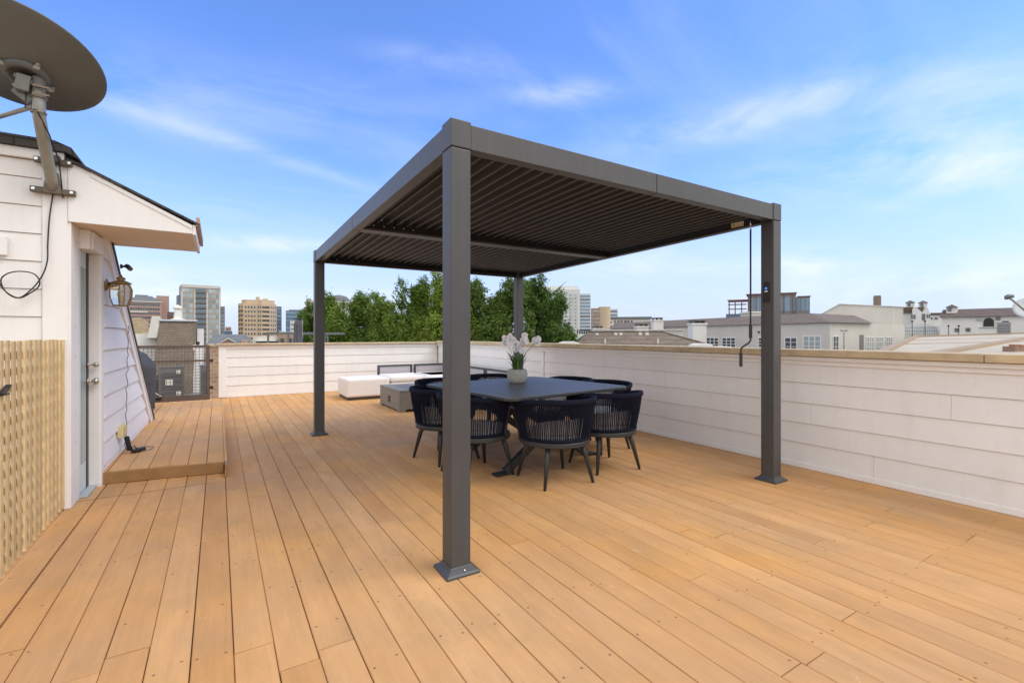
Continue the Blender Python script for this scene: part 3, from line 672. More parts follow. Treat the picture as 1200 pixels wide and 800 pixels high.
# inner gutter lips, cross beam
zt = ztop(YM)
MB().box(.078, PX1 - PX0 - .078, YM - PY0 - .07, YM - PY0 + .07, zt - BH + .022, zt - .03).build('cross_beam', PERG_SHADE, pg, .004)  # beam face near-black as painted shade, strip below lighter as its lit edge
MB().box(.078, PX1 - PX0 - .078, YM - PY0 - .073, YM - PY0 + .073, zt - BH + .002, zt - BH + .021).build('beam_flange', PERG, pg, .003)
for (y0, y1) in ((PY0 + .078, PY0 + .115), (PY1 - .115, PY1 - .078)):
    zt = ztop(y0); MB().box(.117, PX1 - PX0 - .117, y0 - PY0, y1 - PY0, zt - BH + .02, zt - BH + .035).build('gutter_lip', PERG_SHADE, pg)
for (x0, x1) in ((PX0 + .078, PX0 + .115),):
    za, zb = ztop(PY0), ztop(PY1)
    MB().prism([(.117, za - BH + .02), (PY1 - PY0 - .117, zb - BH + .02), (PY1 - PY0 - .117, zb - BH + .035), (.117, za - BH + .035)], x0 - PX0, x1 - PX0, 'x').build('gutter_lip', PERG_SHADE, pg)
# near-black gutter linings: shade of the inner beam faces put into colour
za, zb = ztop(PY0), ztop(PY1)
MB().prism([(.079, za - BH + .006), (PY1 - PY0 - .083, zb - BH + .006), (PY1 - PY0 - .083, zb - .01), (.079, za - .01)], PX1 - PX0 - .079, PX1 - PX0 - .0755, 'x').build('gutter', PERG_SHADE, pg)
MB().box(.08, PX1 - PX0 - .084, PY1 - PY0 - .0785, PY1 - PY0 - .0755, zb - BH + .006, zb - .01).build('gutter', PERG_SHADE, pg)
# louvers: two bays, blades along y, each a shallow S profile
LIP_LIT = mat('charcoal_lit_edge', (.095, .088, .085), .4)  # paler coat that paints the highlight along the louver edges
LP = .094
def louver(xc, ya, yb):
    m_ = MB(); pts = [(-.053, .026), (-.046, .030), (.036, .006), (.050, .002), (.054, -.004), (.054, -.024), (.052, -.029), (.049, -.029), (.047, -.022), (.032, -.004), (-.046, .020), (-.053, .018)]
    n_ = len(pts); za, zb = ztop(ya) - .036, ztop(yb) - .036
    vs = [(xc - PX0 + p[0], ya - PY0, za + p[1]) for p in pts] + [(xc - PX0 + p[0], yb - PY0, zb + p[1]) for p in pts]
    fs = [tuple(range(n_)), tuple(range(2 * n_ - 1, n_ - 1, -1))] + [(i, n_ + i, n_ + (i + 1) % n_, (i + 1) % n_) for i in range(n_)]
    m_.add(vs, fs); lo = m_.build('louver', PERG_SHADE, pg); b = MB()
    b.prism([(0, 0), (yb - ya, zb - za), (yb - ya, zb - za + .012), (0, .012)], xc - PX0 + .0455, xc - PX0 + .0555, 'x', Matrix.Translation((0, ya - PY0, za - .0335))); b.build('lit_lip', LIP_LIT, lo, .003)  # separate paler strip as painted highlight on the blade edge
    return lo
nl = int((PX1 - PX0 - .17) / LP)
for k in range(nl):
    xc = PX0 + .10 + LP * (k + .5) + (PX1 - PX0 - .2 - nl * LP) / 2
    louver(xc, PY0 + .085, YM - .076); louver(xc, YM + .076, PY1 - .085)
# small white dots on the cross beam and the back beam
DOT = MB().lathe([(0, 0), (.005, 0), (.005, .004), (0, .004)], 8, T=Matrix.Rotation(R(90), 4, 'X')).build('white_dot', mat('plain_white', (.8, .8, .78), .4), pg)
for yy in (YM - .0725, PY1 - .0795):
    for k in range(5):
        o = DOT if (k == 0 and yy < 5) else DOT.copy()
        if o is not DOT: COL.objects.link(o)
        xc = PX0 + .10 + LP * (k + .5) + .03; o.location = (xc - PX0, yy - PY0, ztop(yy) - .088)
# warning sticker near the right front corner
st = ray_plane(871, 259, (PX1 - .08, 0, 0), Vector((1, 0, 0)))
b = MB(); b.box(-.002, .001, -.062, .062, -.022, .022, Matrix.Translation(Vector(L_(PX1 - .0815, 2.62, ztop(2.62) - .098)))); sk = b.build('warning_sticker', mat('cream_sticker', (.62, .56, .36), .5), pg)
b = MB(); T_ = Matrix.Translation(Vector(L_(PX1 - .0842, 2.62, ztop(2.62) - .098)))
b.prism([(.055, -.016), (.018, -.016), (.036, .016)], -.001, 0.0, 'x', T_); b.build('warning_triangle', mat('warning_yellow', (.7, .5, .03), .5), sk)
b = MB(); b.box(-.0022, -.0012, .033, .039, -.004, .008, T_); b.box(-.0022, -.0012, .033, .039, -.011, -.007, T_); b.build('exclamation_mark', BLACK, sk)
# control on the right front post, facing the table side (-x)
cz = 1.26 + (393 - 341) * 4.02 / FPX
b = MB(); b.box(-.012, 0, -.028, .028, -.085, .085, Matrix.Translation(Vector(L_(PX1 - PW - .0005, PY0 + .06, cz)))); ctl = b.build('control_box', BLACK, pg, .004)
b = MB(); b.lathe([(0, 0), (.011, 0), (.011, .003), (0, .003)], 12, T=Matrix.Translation(Vector(L_(PX1 - PW - .0127, PY0 + .06, cz + .03))) @ Matrix.Rotation(R(-90), 4, 'Y')); b.build('indicator_light', mat_emit('blue_indicator', (.05, .16, .55), .5), ctl)
b = MB(); b.box(-.002, 0, -.014, .014, -.004, .006, Matrix.Translation(Vector(L_(PX1 - PW - .0127, PY0 + .06, cz + .004)))); b.build('indicator_label', mat('white_label', (.8, .8, .8), .5), ctl)

# crank rod hung from the beam
kx, ky = 3.97, 2.43
kz0 = ztop(ky) - BH
kr = thing('crank_handle', 'dark metal crank rod with a bent handle hanging from the pergola beam', 'crank', (kx, ky, 0))
b = MB(); b.tube([(0, 0, kz0 + .03), (0, 0, kz0 - .03)], .006, 8); b.tube([(.012 * math.cos(a), 0, kz0 - .045 + .018 * math.sin(a)) for a in [2 * math.pi * k / 12 for k in range(12)]], .004, 6, True); b.build('hook', SCREW, kr, smooth=True)
z1 = 1.26 + (393 - 380) * 3.9 / FPX; z2 = 1.26 - (399 - 393) * 3.9 / FPX; z3 = 1.26 - (406 - 393) * 3.9 / FPX; z4 = 1.26 - (431 - 393) * 3.9 / FPX
vl = Vector((-C_, S_, 0)) * .085
b = MB(); b.tube([(0, 0, kz0 - .06), (0, 0, z1), (0, 0, z2 + .04), (0, 0, z2), (vl.x * .2, vl.y * .2, z2 - .025), (vl.x * .85, vl.y * .85, z3 - .01), (vl.x, vl.y, z3 - .03), (vl.x, vl.y, z4)], .0075, 8); b.build('rod', BLACK, kr, smooth=True)
b = MB(); b.tube([(0, 0, z1 + .0), (0, 0, z2 + .02)], .0135, 10); b.tube([(vl.x, vl.y, z3 - .06), (vl.x, vl.y, z4 - .005)], .0135, 10); b.build('grip', mat('charcoal_rubber', (.03, .03, .032), .6), kr)

# ------------------------------------------------------------------ dining table
TRZ = R(6.5); TCN = (2.71, 4.12); TZ = .745; TWX, TWY = 1.56, 1.50
tb = thing('dining_table', 'square dark grey slatted dining table under the pergola', 'table', (*TCN, 0), TRZ)
hx, hy_ = TWX / 2, TWY / 2; c_ = .07
oct_ = [(-hx + c_, -hy_), (hx - c_, -hy_), (hx, -hy_ + c_), (hx, hy_ - c_), (hx - c_, hy_), (-hx + c_, hy_), (-hx, hy_ - c_), (-hx, -hy_ + c_)]
b = MB(); b.prism(oct_, TZ - .030, TZ - .012); b.build('table_frame', CHFR, tb, .004)
b = MB(); ns_ = 12; pw = TWX / ns_
for k in range(ns_):
    xa, xb = -hx + k * pw + .0015, -hx + (k + 1) * pw - .0015
    cl = c_ if k in (0, ns_ - 1) else 0
    if k == 0: poly = [(xa, -hy_ + c_), (xa + c_, -hy_), (xb, -hy_), (xb, hy_), (xa + c_, hy_), (xa, hy_ - c_)]
    elif k == ns_ - 1: poly = [(xb, -hy_ + c_), (xb - c_, -hy_), (xa, -hy_), (xa, hy_), (xb - c_, hy_), (xb, hy_ - c_)]
    else: poly = [(xa, -hy_), (xb, -hy_), (xb, hy_), (xa, hy_)]
    b.prism(poly, TZ - .0115, TZ)
b.build('tabletop', TABLE, tb, .002)
for yy in (-.36, .36):
    b = MB(); b.bar((-.56, yy - .032, .03), (.50, yy - .032, TZ - .05), .05, .07); b.build('leg', CHFR, tb, .004)
    b = MB(); b.bar((.56, yy + .032, .03), (-.50, yy + .032, TZ - .05), .05, .07); b.build('leg', CHFR, tb, .004)
b = MB(); b.box(-.04, .04, -.40, .40, TZ - .32, TZ - .26)
for xx in (-.52, .52): b.box(xx - .03, xx + .03, -.55, .55, TZ - .058, TZ - .031)
b.build('stretcher', CHFR, tb, .004)
for yy in (-.36, .36):
    for xx in (-.585, .585): MB().box(xx - .07, xx + .07, yy - .045, yy + .045, .0, .022).build('foot_pad', BLACK, tb, .004)

# chairs
def make_chair():
    t = thing('dining_chair', '', 'chair', (0, 0, 0))
    b = MB()                                                   # seat ring
    n = 40; ro, ri = .308, .262
    vs = []; fs = []
    for (r_, z_) in ((ro - .004, .335), (ro, .342), (ro, .368), (ro - .004, .375), (ri, .375), (ri, .335)):
        for k in range(n): a = 2 * math.pi * k / n; vs.append((r_ * math.cos(a), r_ * math.sin(a), z_))
    for i in range(6):
        for k in range(n): j = (i + 1) % 6; fs.append((i * n + k, i * n + (k + 1) % n, j * n + (k + 1) % n, j * n + k))
    b.add(vs, fs); b.box(-.27, .27, -.03, .03, .338, .362); b.box(-.03, .03, -.27, .27, .3385, .3625)
    b.build('seat_frame', CHFR, t, smooth=False)
    for sx in (-1, 1):
        for sy in (-1, 1):
            b = MB(); b.tube([(sx * .165, sy * .165, .345), (sx * .19, sy * .19, .25), (sx * .238, sy * .235, .012)], [.024, .022, .013], 12)
            l = b.build('leg', CHFR, t, smooth=True)
            b = MB(); b.tube([(sx * .2385, sy * .2355, .014), (sx * .24, sy * .237, 0)], [.0125, .012], 10); b.build('foot_cap', BLACK, l)
    AM = R(112); N = 60
    def rail(ph, k=1.0):
        u = abs(ph) / AM; r_ = .352; zz = .722 - .055 * max(0, (u - .45) / .55) ** 1.5
        return Vector((r_ * math.sin(ph), -r_ * 1.02 * math.cos(ph), zz))
    def ring(ph): return Vector((.301 * math.sin(ph), -.301 * math.cos(ph), .385))
    b = MB()                                                   # wrapped top rail (flattened tube)
    cs = [rail(-AM + 2 * AM * i / N) for i in range(N + 1)]; vs = []; m = 10
    for i, c in enumerate(cs):
        ph = -AM + 2 * AM * i / N; o = Vector((math.sin(ph), -math.cos(ph), 0)); e = .6 if i in (0, N) else 1
        for k in range(m):
            a = 2 * math.pi * k / m; vs.append(c + o * (.017 * e * math.cos(a)) + Vector((0, 0, .025 * e * math.sin(a) - .006)))
    fs = [(i * m + k, i * m + (k + 1) % m, (i + 1) * m + (k + 1) % m, (i + 1) * m + k) for i in range(N) for k in range(m)] + [tuple(range(m)), tuple(N * m + k for k in range(m))]
    b.add(vs, fs); b.build('top_rail', ROPE, t, smooth=True)
    b = MB()                                                   # lower wrapped band
    b.tube([ring(-AM + 2 * AM * i / N) + Vector((0, 0, .006)) for i in range(N + 1)], .0125, 8); b.build('lower_rail', ROPE, t, smooth=True)
    b = MB(); rn = random.Random(2)                            # rope strands
    NS = 78
    for i in range(NS):
        ph = -AM * .985 + 2 * AM * .985 * i / (NS - 1); j = rn.uniform(-.010, .010)
        p, q = rail(ph), ring(ph + j); bow = Vector((math.sin(ph), -math.cos(ph), 0)) * .006
        mid = (p + q) / 2 + bow
        b.tube([p, p.lerp(q, .45) + bow, q], [.0084, .0058, .0046], 5, cap=False)
    b.build('rope_back', ROPE, t, smooth=True)
    for s in (-1, 1):                                          # metal arm posts at the open front
        p, q = rail(s * AM), ring(s * AM)
        b = MB(); b.tube([q + Vector((0, 0, -.03)), q + (p - q) * .3, q + (p - q) * .9, p + Vector((0, 0, .0))], [.016, .016, .015, .014], 8); b.build('arm_post', CHFR, t, smooth=True)
    b = MB(); b.lathe([(.0, .378), (.24, .378), (.272, .392), (.280, .415), (.268, .438), (.21, .450), (.0, .455)], 32); b.build('seat_cushion', CUSH, t, smooth=True)
    b = MB(); n1, n2 = 24, 8; vs = []                          # arched back cushion
    for layer in (0, 1):
        for i in range(n1 + 1):
            ph = R(-82) + R(164) * i / n1; u = abs(i / n1 * 2 - 1); hh = .13 * (1 - u ** 2.6) ** .6 + .002
            for k in range(n2 + 1):
                v = k / n2; z_ = .440 + hh * v; r_ = .284 + .030 * (z_ - .44) / .3 + (.0 if layer == 0 else -.085 * (math.sin(math.pi * min(1, v * .93 + .07)) ** .5) * (1 - u ** 4) ** .5)
                vs.append((r_ * math.sin(ph), -r_ * math.cos(ph), z_))
    W_ = n2 + 1; off = (n1 + 1) * W_
    fs = []
    for i in range(n1):
        for k in range(n2):
            a = i * W_ + k; fs.append((a, a + 1, a + W_ + 1, a + W_)); fs.append((off + a, off + a + W_, off + a + W_ + 1, off + a + 1))
        a = i * W_ + n2; fs.append((a, off + a, off + a + W_, a + W_)); a = i * W_; fs.append((a, a + W_, off + a + W_, off + a))
    b.add(vs, fs); b.build('back_cushion', CUSH, t, smooth=True)
    b = MB(); b.box(.09, .12, -.2895, -.2785, .349, .362); b.v = [(x * math.cos(.36) - (y + .284) * math.sin(.36) + .0, -.307 * 1 + (x * math.sin(.36) + (y + .284) * math.cos(.36)) - .0145, z) for x, y, z in b.v]; b.build('maker_tag', mat('pale_tag', (.62, .58, .55), .5), t)
    return t
ch0 = make_chair()
CH = [  # x, y, heading (chair front), label
    (2.51, 3.34, R(-5), 'navy rope chair nearest the camera, its back turned, showing below the flower pot'),
    (3.17, 3.43, R(-7), 'navy rope chair at the table\'s near edge, closest to the right wall'),
    (2.02, 3.87, R(-86), 'navy rope chair half hidden behind the front post, its visible half right of it'),
    (1.99, 4.50, R(-80), 'navy rope chair just left of the front post, before the taupe fire table'),
    (2.27, 5.12, R(186), 'navy rope chair behind the table, its rim touching the front post\'s left side'),
    (3.04, 5.36, R(184), 'navy rope chair behind the table, its rim just left of the flower pot'),
    (3.55, 4.56, R(95), 'navy rope chair behind the table, first rim right of the flower pot'),
    (3.62, 4.00, R(97), 'navy rope chair whose rim shows behind the right corner of the tabletop')]
for i, (x, y, rz, lab) in enumerate(CH):
    c = ch0 if i == 0 else copy_tree(ch0)
    c.location = (x, y, 0); c.rotation_euler = (0, 0, rz); tag(c, lab, 'chair', 'rope dining chairs around the table')

# flower pot
fp_ = thing('flower_pot', 'round grey stone pot of white orchids on the dark dining table', 'flower pot', (2.77, 4.36, TZ + .001))
b = MB(); b.lathe([(.0, 0), (.075, 0), (.088, .008), (.108, .05), (.113, .09), (.106, .13), (.092, .148), (.084, .146), (.09, .12), (.0, .118)], 32); b.build('pot', POT, fp_, smooth=True)
b = MB(); b.lathe([(0, .1185), (.088, .12), (.06, .134), (0, .138)], 16); b.build('moss', mat('dark_moss', (.03, .045, .015), .9, var=.4, scale=60), fp_)
b = MB(); rn = random.Random(11)
for k in range(34):
    a = rn.uniform(0, 2 * math.pi); r0 = rn.uniform(0, .055); ln = rn.uniform(.15, .27); le = rn.uniform(.03, .12); w = rn.uniform(.008, .014)
    base = Vector((r0 * math.cos(a), r0 * math.sin(a), .13)); d = Vector((math.cos(a), math.sin(a), 0)); sdv = Vector((-d.y, d.x, 0)); vs = []
    for i in range(6):
        t = i / 5; p = base + d * (le * t * t * 1.3) + Vector((0, 0, ln * (t - .25 * t * t * (le / .12)))); ww = w * (1 - t ** 2.2) + .0008
        vs += [p - sdv * ww + d * .002, p + sdv * ww + d * .002]
    b.add(vs, [(2 * i, 2 * i + 1, 2 * i + 3, 2 * i + 2) for i in range(5)])
b.build('leaves', mat('orchid_leaf_green', (.085, .15, .035), .45, var=.25, scale=20, island=.35), fp_)
b = MB(); stems = []
RV = Vector((C_, -S_, 0)); FV = Vector((S_, C_, 0))
for (ux_, uy_, uz_) in ((-.10, .0, .47), (-.02, -.04, .42), (.10, .02, .46), (.22, .0, .42), (-.13, .03, .40)):
    tip = RV * ux_ + FV * uy_ + Vector((0, 0, uz_)); mid = tip * .45 + Vector((0, 0, .14))
    b.tube([(tip.x * .1, tip.y * .1, .13), mid, tip * .85 + Vector((0, 0, .075)), tip], .0028, 5)
b.build('stems', mat('stem_green', (.10, .13, .05), .6), fp_)
def petal(b, c, nrm, size, rn):
    nrm = nrm.normalized(); u = nrm.orthogonal().normalized(); w = nrm.cross(u); a0 = rn.uniform(0, 6.28)
    for k in range(5):
        a = a0 + 2 * math.pi * k / 5; d = u * math.cos(a) + w * math.sin(a); s2 = nrm.cross(d); L1 = size * rn.uniform(.85, 1.1); wd = L1 * .60
        vs = [c + d * .004, c + d * L1 * .45 - s2 * wd + nrm * .006, c + d * L1 * .85 - s2 * wd * .7 + nrm * .002, c + d * L1 + nrm * -.004, c + d * L1 * .85 + s2 * wd * .7 + nrm * .002, c + d * L1 * .45 + s2 * wd + nrm * .006]
        b.add(vs, [(0, 1, 2, 3), (0, 3, 4, 5)])
rn = random.Random(5)
spots = [(-.13, .49), (-.08, .51), (-.10, .45), (-.04, .47), (-.15, .43), (-.07, .42), (-.01, .43),
         (.015, .39), (.04, .42), (.06, .47), (.085, .52), (.10, .46), (.05, .36), (.19, .47), (.225, .44), (.235, .485), (-.02, .37)]
PETAL = mat('white_orchid_petal', (.92, .90, .92), .6, var=.05, scale=40, island=.06); HEART = mat('orchid_heart', (.55, .38, .30), .6)
for (u_, z_) in spots:
    c = RV * u_ + FV * rn.uniform(-.05, .05) + Vector((0, 0, z_ - .005)); nr = -FV + RV * rn.uniform(-.9, .9) + Vector((0, 0, rn.uniform(-.4, .7)))
    pt = MB(); petal(pt, c, nr, .041, rn); pt.v = [tuple(c + (Vector(v) - c)) for v in pt.v]
    pt.lathe([(0, -.003), (.007, -.002), (.006, .003), (0, .004)], 8, T=Matrix.Translation(c) @ nr.normalized().to_track_quat('Z', 'Y').to_matrix().to_4x4()); fl = pt.build('blossom', PETAL, fp_)
    MB().lathe([(0, .0045), (.005, .005), (.004, .010), (0, .012)], 6, T=Matrix.Translation(c) @ nr.normalized().to_track_quat('Z', 'Y').to_matrix().to_4x4()).build('blossom_heart', HEART, fl)

# ------------------------------------------------------------------ lounge
def cushion(x0, x1, y0, y1, z0, z1, r=.05):
    """upholstered box with rounded edges and a slightly crowned top"""
    b = MB(); nx = max(4, int((x1 - x0) / .12)); ny = max(4, int((y1 - y0) / .12)); return b.box(x0, x1, y0, y1, z0, z1)
def sofa_frame(b, p, q, zt, z0, w=.05):
    b.bar((p[0], p[1], z0), (p[0], p[1], zt), w, .04, (0, 1, 0)); b.bar((q[0], q[1], z0), (q[0], q[1], zt), w, .04, (0, 1, 0)); d = (Vector(q) - Vector(p)).normalized() * (w / 2)
    b.bar((p[0] - d.x, p[1] - d.y, zt - .012), (q[0] + d.x, q[1] + d.y, zt - .012), .042, .04)
SFM = mat('dark_navy_sofa_frame', (.05, .055, .065), .45)
MESH = mat('grey_sling_mesh', (.46, .43, .45), .8, var=.1, scale=60)
ot = thing('ottoman', 'low white box ottoman at the left end of the sofa by the back parapet', 'ottoman', (2.10, 9.42, 0))
b = MB(); b.box(.03, .80, .03, .80, .002, .055); b.build('plinth', mat('dark_plinth', (.05, .045, .04), .6), ot)
b = MB(); b.box(0, .845, 0, .84, .057, .41); b.build('body', SOFA, ot, .035)
def sofa(name, label, x, y, rz, n, w, dep_, hb=.575):
    t = thing(name, label, 'sofa', (x, y, 0), rz)
    b = MB(); b.box(.03, n * w - .03, .03, dep_ - .03, .002, .055); b.build('plinth', mat('dark_plinth', (.05, .045, .04), .6), t)
    b = MB(); b.box(0, n * w, 0, dep_ - .12, .057, .30); b.build('body', SOFA, t, .02)
    for k in range(n):
        b = MB(); b.box(k * w + .006, (k + 1) * w - .006, -.01, dep_ - .14, .302, .425); b.build('seat_cushion', SOFA, t, .045)
        b = MB(); sofa_frame(b, (k * w + .04, dep_ - .06), ((k + 1) * w - .04, dep_ - .06), hb, .06); bf = b.build('back_frame', SFM, t, .004)
        b = MB(); b.box(k * w + .066, (k + 1) * w - .066, dep_ - .066, dep_ - .06, .30, hb - .035); b.build('sling_back', MESH, bf)
    return t
sofa('sofa', 'low white sofa with dark framed mesh backs in front of the back parapet', 2.955, 9.42, 0, 2, .83, 1.05, .60)
sofa('sofa', 'low white sofa along the right parapet, mostly hidden behind the dining table', 3.66, 10.2, -math.pi / 2, 3, .92, .96, .60)

fr = thing('fire_table', 'low taupe box fire table with a slotted lid in front of the white sofa', 'fire table', (2.51, 7.52, 0), R(0))
b = MB(); FWX, FWY, FH = .62, 1.10, .36
b.prism([(0, 0), (.09, 0), (.12, .045), (FWX - .12, .045), (FWX - .09, 0), (FWX, 0), (FWX, FH - .022), (0, FH - .022)], 0, .02, 'y')
b.prism([(0, 0), (.09, 0), (.12, .045), (FWX - .12, .045), (FWX - .09, 0), (FWX, 0), (FWX, FH - .022), (0, FH - .022)], FWY - .02, FWY, 'y')
b.prism([(.021, 0), (.10, 0), (.14, .03), (FWY - .14, .03), (FWY - .10, 0), (FWY - .021, 0), (FWY - .021, FH - .022), (.021, FH - .022)], 0, .02, 'x')
b.prism([(.021, 0), (.10, 0), (.14, .03), (FWY - .14, .03), (FWY - .10, 0), (FWY - .021, 0), (FWY - .021, FH - .022), (.021, FH - .022)], FWX - .02, FWX, 'x')
b.build('body', PIT, fr, .003)
b = MB(); b.box(-.005, .17, -.005, FWY + .005, FH - .021, FH); b.box(FWX - .17, FWX + .005, -.005, FWY + .005, FH - .021, FH); b.box(.171, FWX - .171, -.005, .21, FH - .021, FH); b.box(.171, FWX - .171, FWY - .21, FWY + .005, FH - .021, FH); b.build('top_rim', PIT, fr, .003)
b = MB(); b.box(.178, FWX - .178, .217, FWY - .217, FH - .02, FH - .003); b.build('burner_lid', mat('dark_burner_lid', (.12, .115, .11), .5), fr, .003)
b = MB(); 
for zz in (.14, .20): b.tube([(-.001, .52, zz), (-.022, .525, zz), (-.022, .575, zz), (-.001, .58, zz)], .006, 6)
b.box(-.004, -.0005, .50, .60, .115, .225); b.build('control_panel', BLACK, fr)

# ------------------------------------------------------------------ steel mesh gate, grill
gt = thing('mesh_gate', 'brown steel gate with wire mesh at the far end of the raised deck', 'gate', (-1.75, 9.99, .11))
b = MB(); GW = 1.62; zt = .98
b.box(0, GW, -.02, .02, zt - .045, zt); b.box(0, GW, -.018, .018, .69, .725); b.box(0, GW, -.025, .025, .015, .115); b.box(GW - .045, GW, -.021, .021, .116, zt - .046); b.box(0, .045, -.021, .021, .116, zt - .046)
b.build('gate_frame', GATEM, gt, .003)
b = MB(); x = .06
while x < GW - .05: b.tube([(x, 0, .1), (x, 0, zt - .03)], .0034, 4, cap=False); x += .052
z = .14
while z < zt - .05: b.tube([(.03, .003, z), (GW - .03, .003, z)], .0034, 4, cap=False); z += .052
b.build('wire_mesh', mat('rusty_wire', (.16, .125, .10), .6), gt)
b = MB(); b.box(GW, GW + .05, -.025, .025, .2, .25); b.box(GW, GW + .05, -.025, .025, .68, .73); b.box(.8, .93, -.04, -.026, .06, .10); b.build('latch', BLACK, gt, .003)

gr = thing('grill', 'grill under a dark fitted cover behind the sloping white wall', 'grill', (-1.22, 9.2, .105))
b = MB(); N_ = 28; secs = [(.0, .36, .24), (.12, .37, .245), (.45, .375, .25), (.62, .39, .26), (.70, .38, .25), (.86, .27, .19), (.93, .16, .10), (.955, .04, .03)]
vs = []; rn = random.Random(8)
for i, (z, a, c) in enumerate(secs):
    for k in range(N_):
        an = 2 * math.pi * k / N_; fold = 1 + .035 * math.sin(an * 7 + i * .4) * (1 - i / 9); sgn = lambda v: math.copysign(abs(v) ** .6, v)
        vs.append((a * sgn(math.cos(an)) * fold, c * sgn(math.sin(an)) * fold, z + .01))
fs = [(i * N_ + k, i * N_ + (k + 1) % N_, (i + 1) * N_ + (k + 1) % N_, (i + 1) * N_ + k) for i in range(len(secs) - 1) for k in range(N_)] + [tuple((len(secs) - 1) * N_ + k for k in range(N_)), tuple(range(N_))]
b.add(vs, fs); b.build('cover', COVER, gr, smooth=True)
b = MB()
for x in (-.3, .3): b.tube([(x, -.03, .012), (x, .03, .012)], .012, 8)
b.build('castors', BLACK, gr)

exec_bg = True
# ================================================================== BACKGROUND
def frame_at(px, d, z=GZ):                            # location under a pixel column at depth d
    p = P(px, HY, d); p.z = z; return p
def zpx(py, d): return CAMZ - (py - HY) / FPX * d
_wm = {}
def win_mesh(w, h, m, dp=.25):
    key = (round(w, 2), round(h, 2), m.name)
    if key not in _wm:
        o = MB().box(-w / 2, w / 2, -dp / 2, dp / 2, -h / 2, h / 2).build('window', m); _wm[key] = o.data; bpy.data.objects.remove(o)
    return _wm[key]
def put_window(parent, x, y, z, w, h, m, rz=0, name='window', count=[0]):
    o = bpy.data.objects.new(name, win_mesh(w, h, m)); COL.objects.link(o); o.parent = parent; o.location = (x, y, z); o.rotation_euler = (0, 0, rz); return o
def win_edge(parent, p0, p1, zs, n, w, h, m, off=.02, cap=100, margin=.06, name='window', state=None):
    """windows along the facade edge p0->p1 (local plan points, outside on the right-hand side), one object each up to the cap, the rest as one part"""
    p0, p1 = Vector((*p0, 0)), Vector((*p1, 0)); e = p1 - p0; L = e.length; d = e / L; nr = Vector((d.y, -d.x, 0)); rz = math.atan2(d.y, d.x)
    state = state if state is not None else {'n': 0, 'rest': MB(), 'm': m}
    for z in zs:
        for k in range(n):
            t = margin + (1 - 2 * margin) * (k + .5) / n; c = p0 + d * (L * t) + nr * (off - .10)
            if state['n'] < cap: put_window(parent, c.x, c.y, z, w, h, m, rz, name); state['n'] += 1
            else: state['rest'].box(-w / 2, w / 2, -.125, .125, -h / 2, h / 2, Tm((c.x, c.y, z), rz))
    return state
def flush(state, parent, name='window'):
    if state['rest'].v: o = state['rest'].build(name, state['m'], parent); o['kind'] = 'stuff'
def facing(px): return -math.atan((px - CX) / FPX)      # extra turn so a front looks straight at the deck
def far_thing(name, label, cat, px0, px1, d, group=None, yaw=0.0):
    a = facing((px0 + px1) / 2) if yaw is not None else 0.0
    t = thing(name, label, cat, frame_at((px0 + px1) / 2, d).to_tuple(), -TH + a + (yaw or 0), group); t['w'] = (px1 - px0) * d / FPX * math.cos(a); return t
def lz(py, d): return zpx(py, d) - GZ                 # local height of pixel row

PINK = mat_bricks('rosy_office_brick', (.36, .20, .16), (.42, .25, .20), (.40, .30, .26), .4, .5, .3, .05)
TAUPE = mat('taupe_tower_panel', (.37, .31, .26), .8, var=.1, scale=.15)
BEIGE = mat('beige_tower_stone', (.55, .42, .29), .8, var=.08, scale=.15)
DGREY = mat('dark_tower_panel', (.20, .18, .18), .7, var=.1, scale=.1)
NAVY = mat('navy_tower_glass', (.09, .14, .22), .3, var=.2, scale=.1)
SLATE = mat_bricks('grey_slate_roof', (.15, .16, .17), (.19, .20, .21), (.10, .10, .11), 1.2, .5, .3, .03)
BROWN = mat('brown_tower_brick', (.36, .23, .15), .85, var=.1, scale=.2)
TOWW = mat('pale_tower_concrete', (.62, .63, .63), .7, var=.05, scale=.15)

# --- rosy office block with a slate mansard
d = 340
t = far_thing('office_building', 'rosy brick office block with a grey mansard roof on the far left skyline', 'building', 150, 190, d); w = t['w']
h0, h1 = lz(353, d), lz(346.3, d)
MB().box(-w / 2, w / 2, 0, 22, 0, h0).build('wall', PINK, t)
b = MB(); b.add([(-w / 2 - .4, -.4, h0 + .02), (w / 2 + .4, -.4, h0 + .02), (w / 2 + .4, 22, h0 + .02), (-w / 2 - .4, 22, h0 + .02), (-w / 2 + 5, 4, h1), (w / 2 - 6, 4, h1), (w / 2 - 6, 18, h1), (-w / 2 + 5, 18, h1)], [(0, 1, 5, 4), (1, 2, 6, 5), (2, 3, 7, 6), (3, 0, 4, 7), (4, 5, 6, 7), (3, 2, 1, 0)]); b.build('roof', SLATE, t)
s_ = win_edge(t, (-w / 2, 0), (w / 2, 0), [h0 - 2.4 - 3.1 * k for k in range(8)], 12, 1.25, 1.8, GLASS); flush(s_, t)
MB().box(w / 2 - 3, w / 2 + 4.5, 6, 20, 0, lz(345, d)).build('stair_tower', PINK, t)
MB().box(-w / 2 + 4, w / 2 - 8, 6, 16, h1 - .5, lz(345, d)).build('roof_plant', GALV, t)
MB().box(-w / 2 - .5, w / 2 + .5, -.5, .01, h0 - .5, h0).build('cornice', STUCW, t)
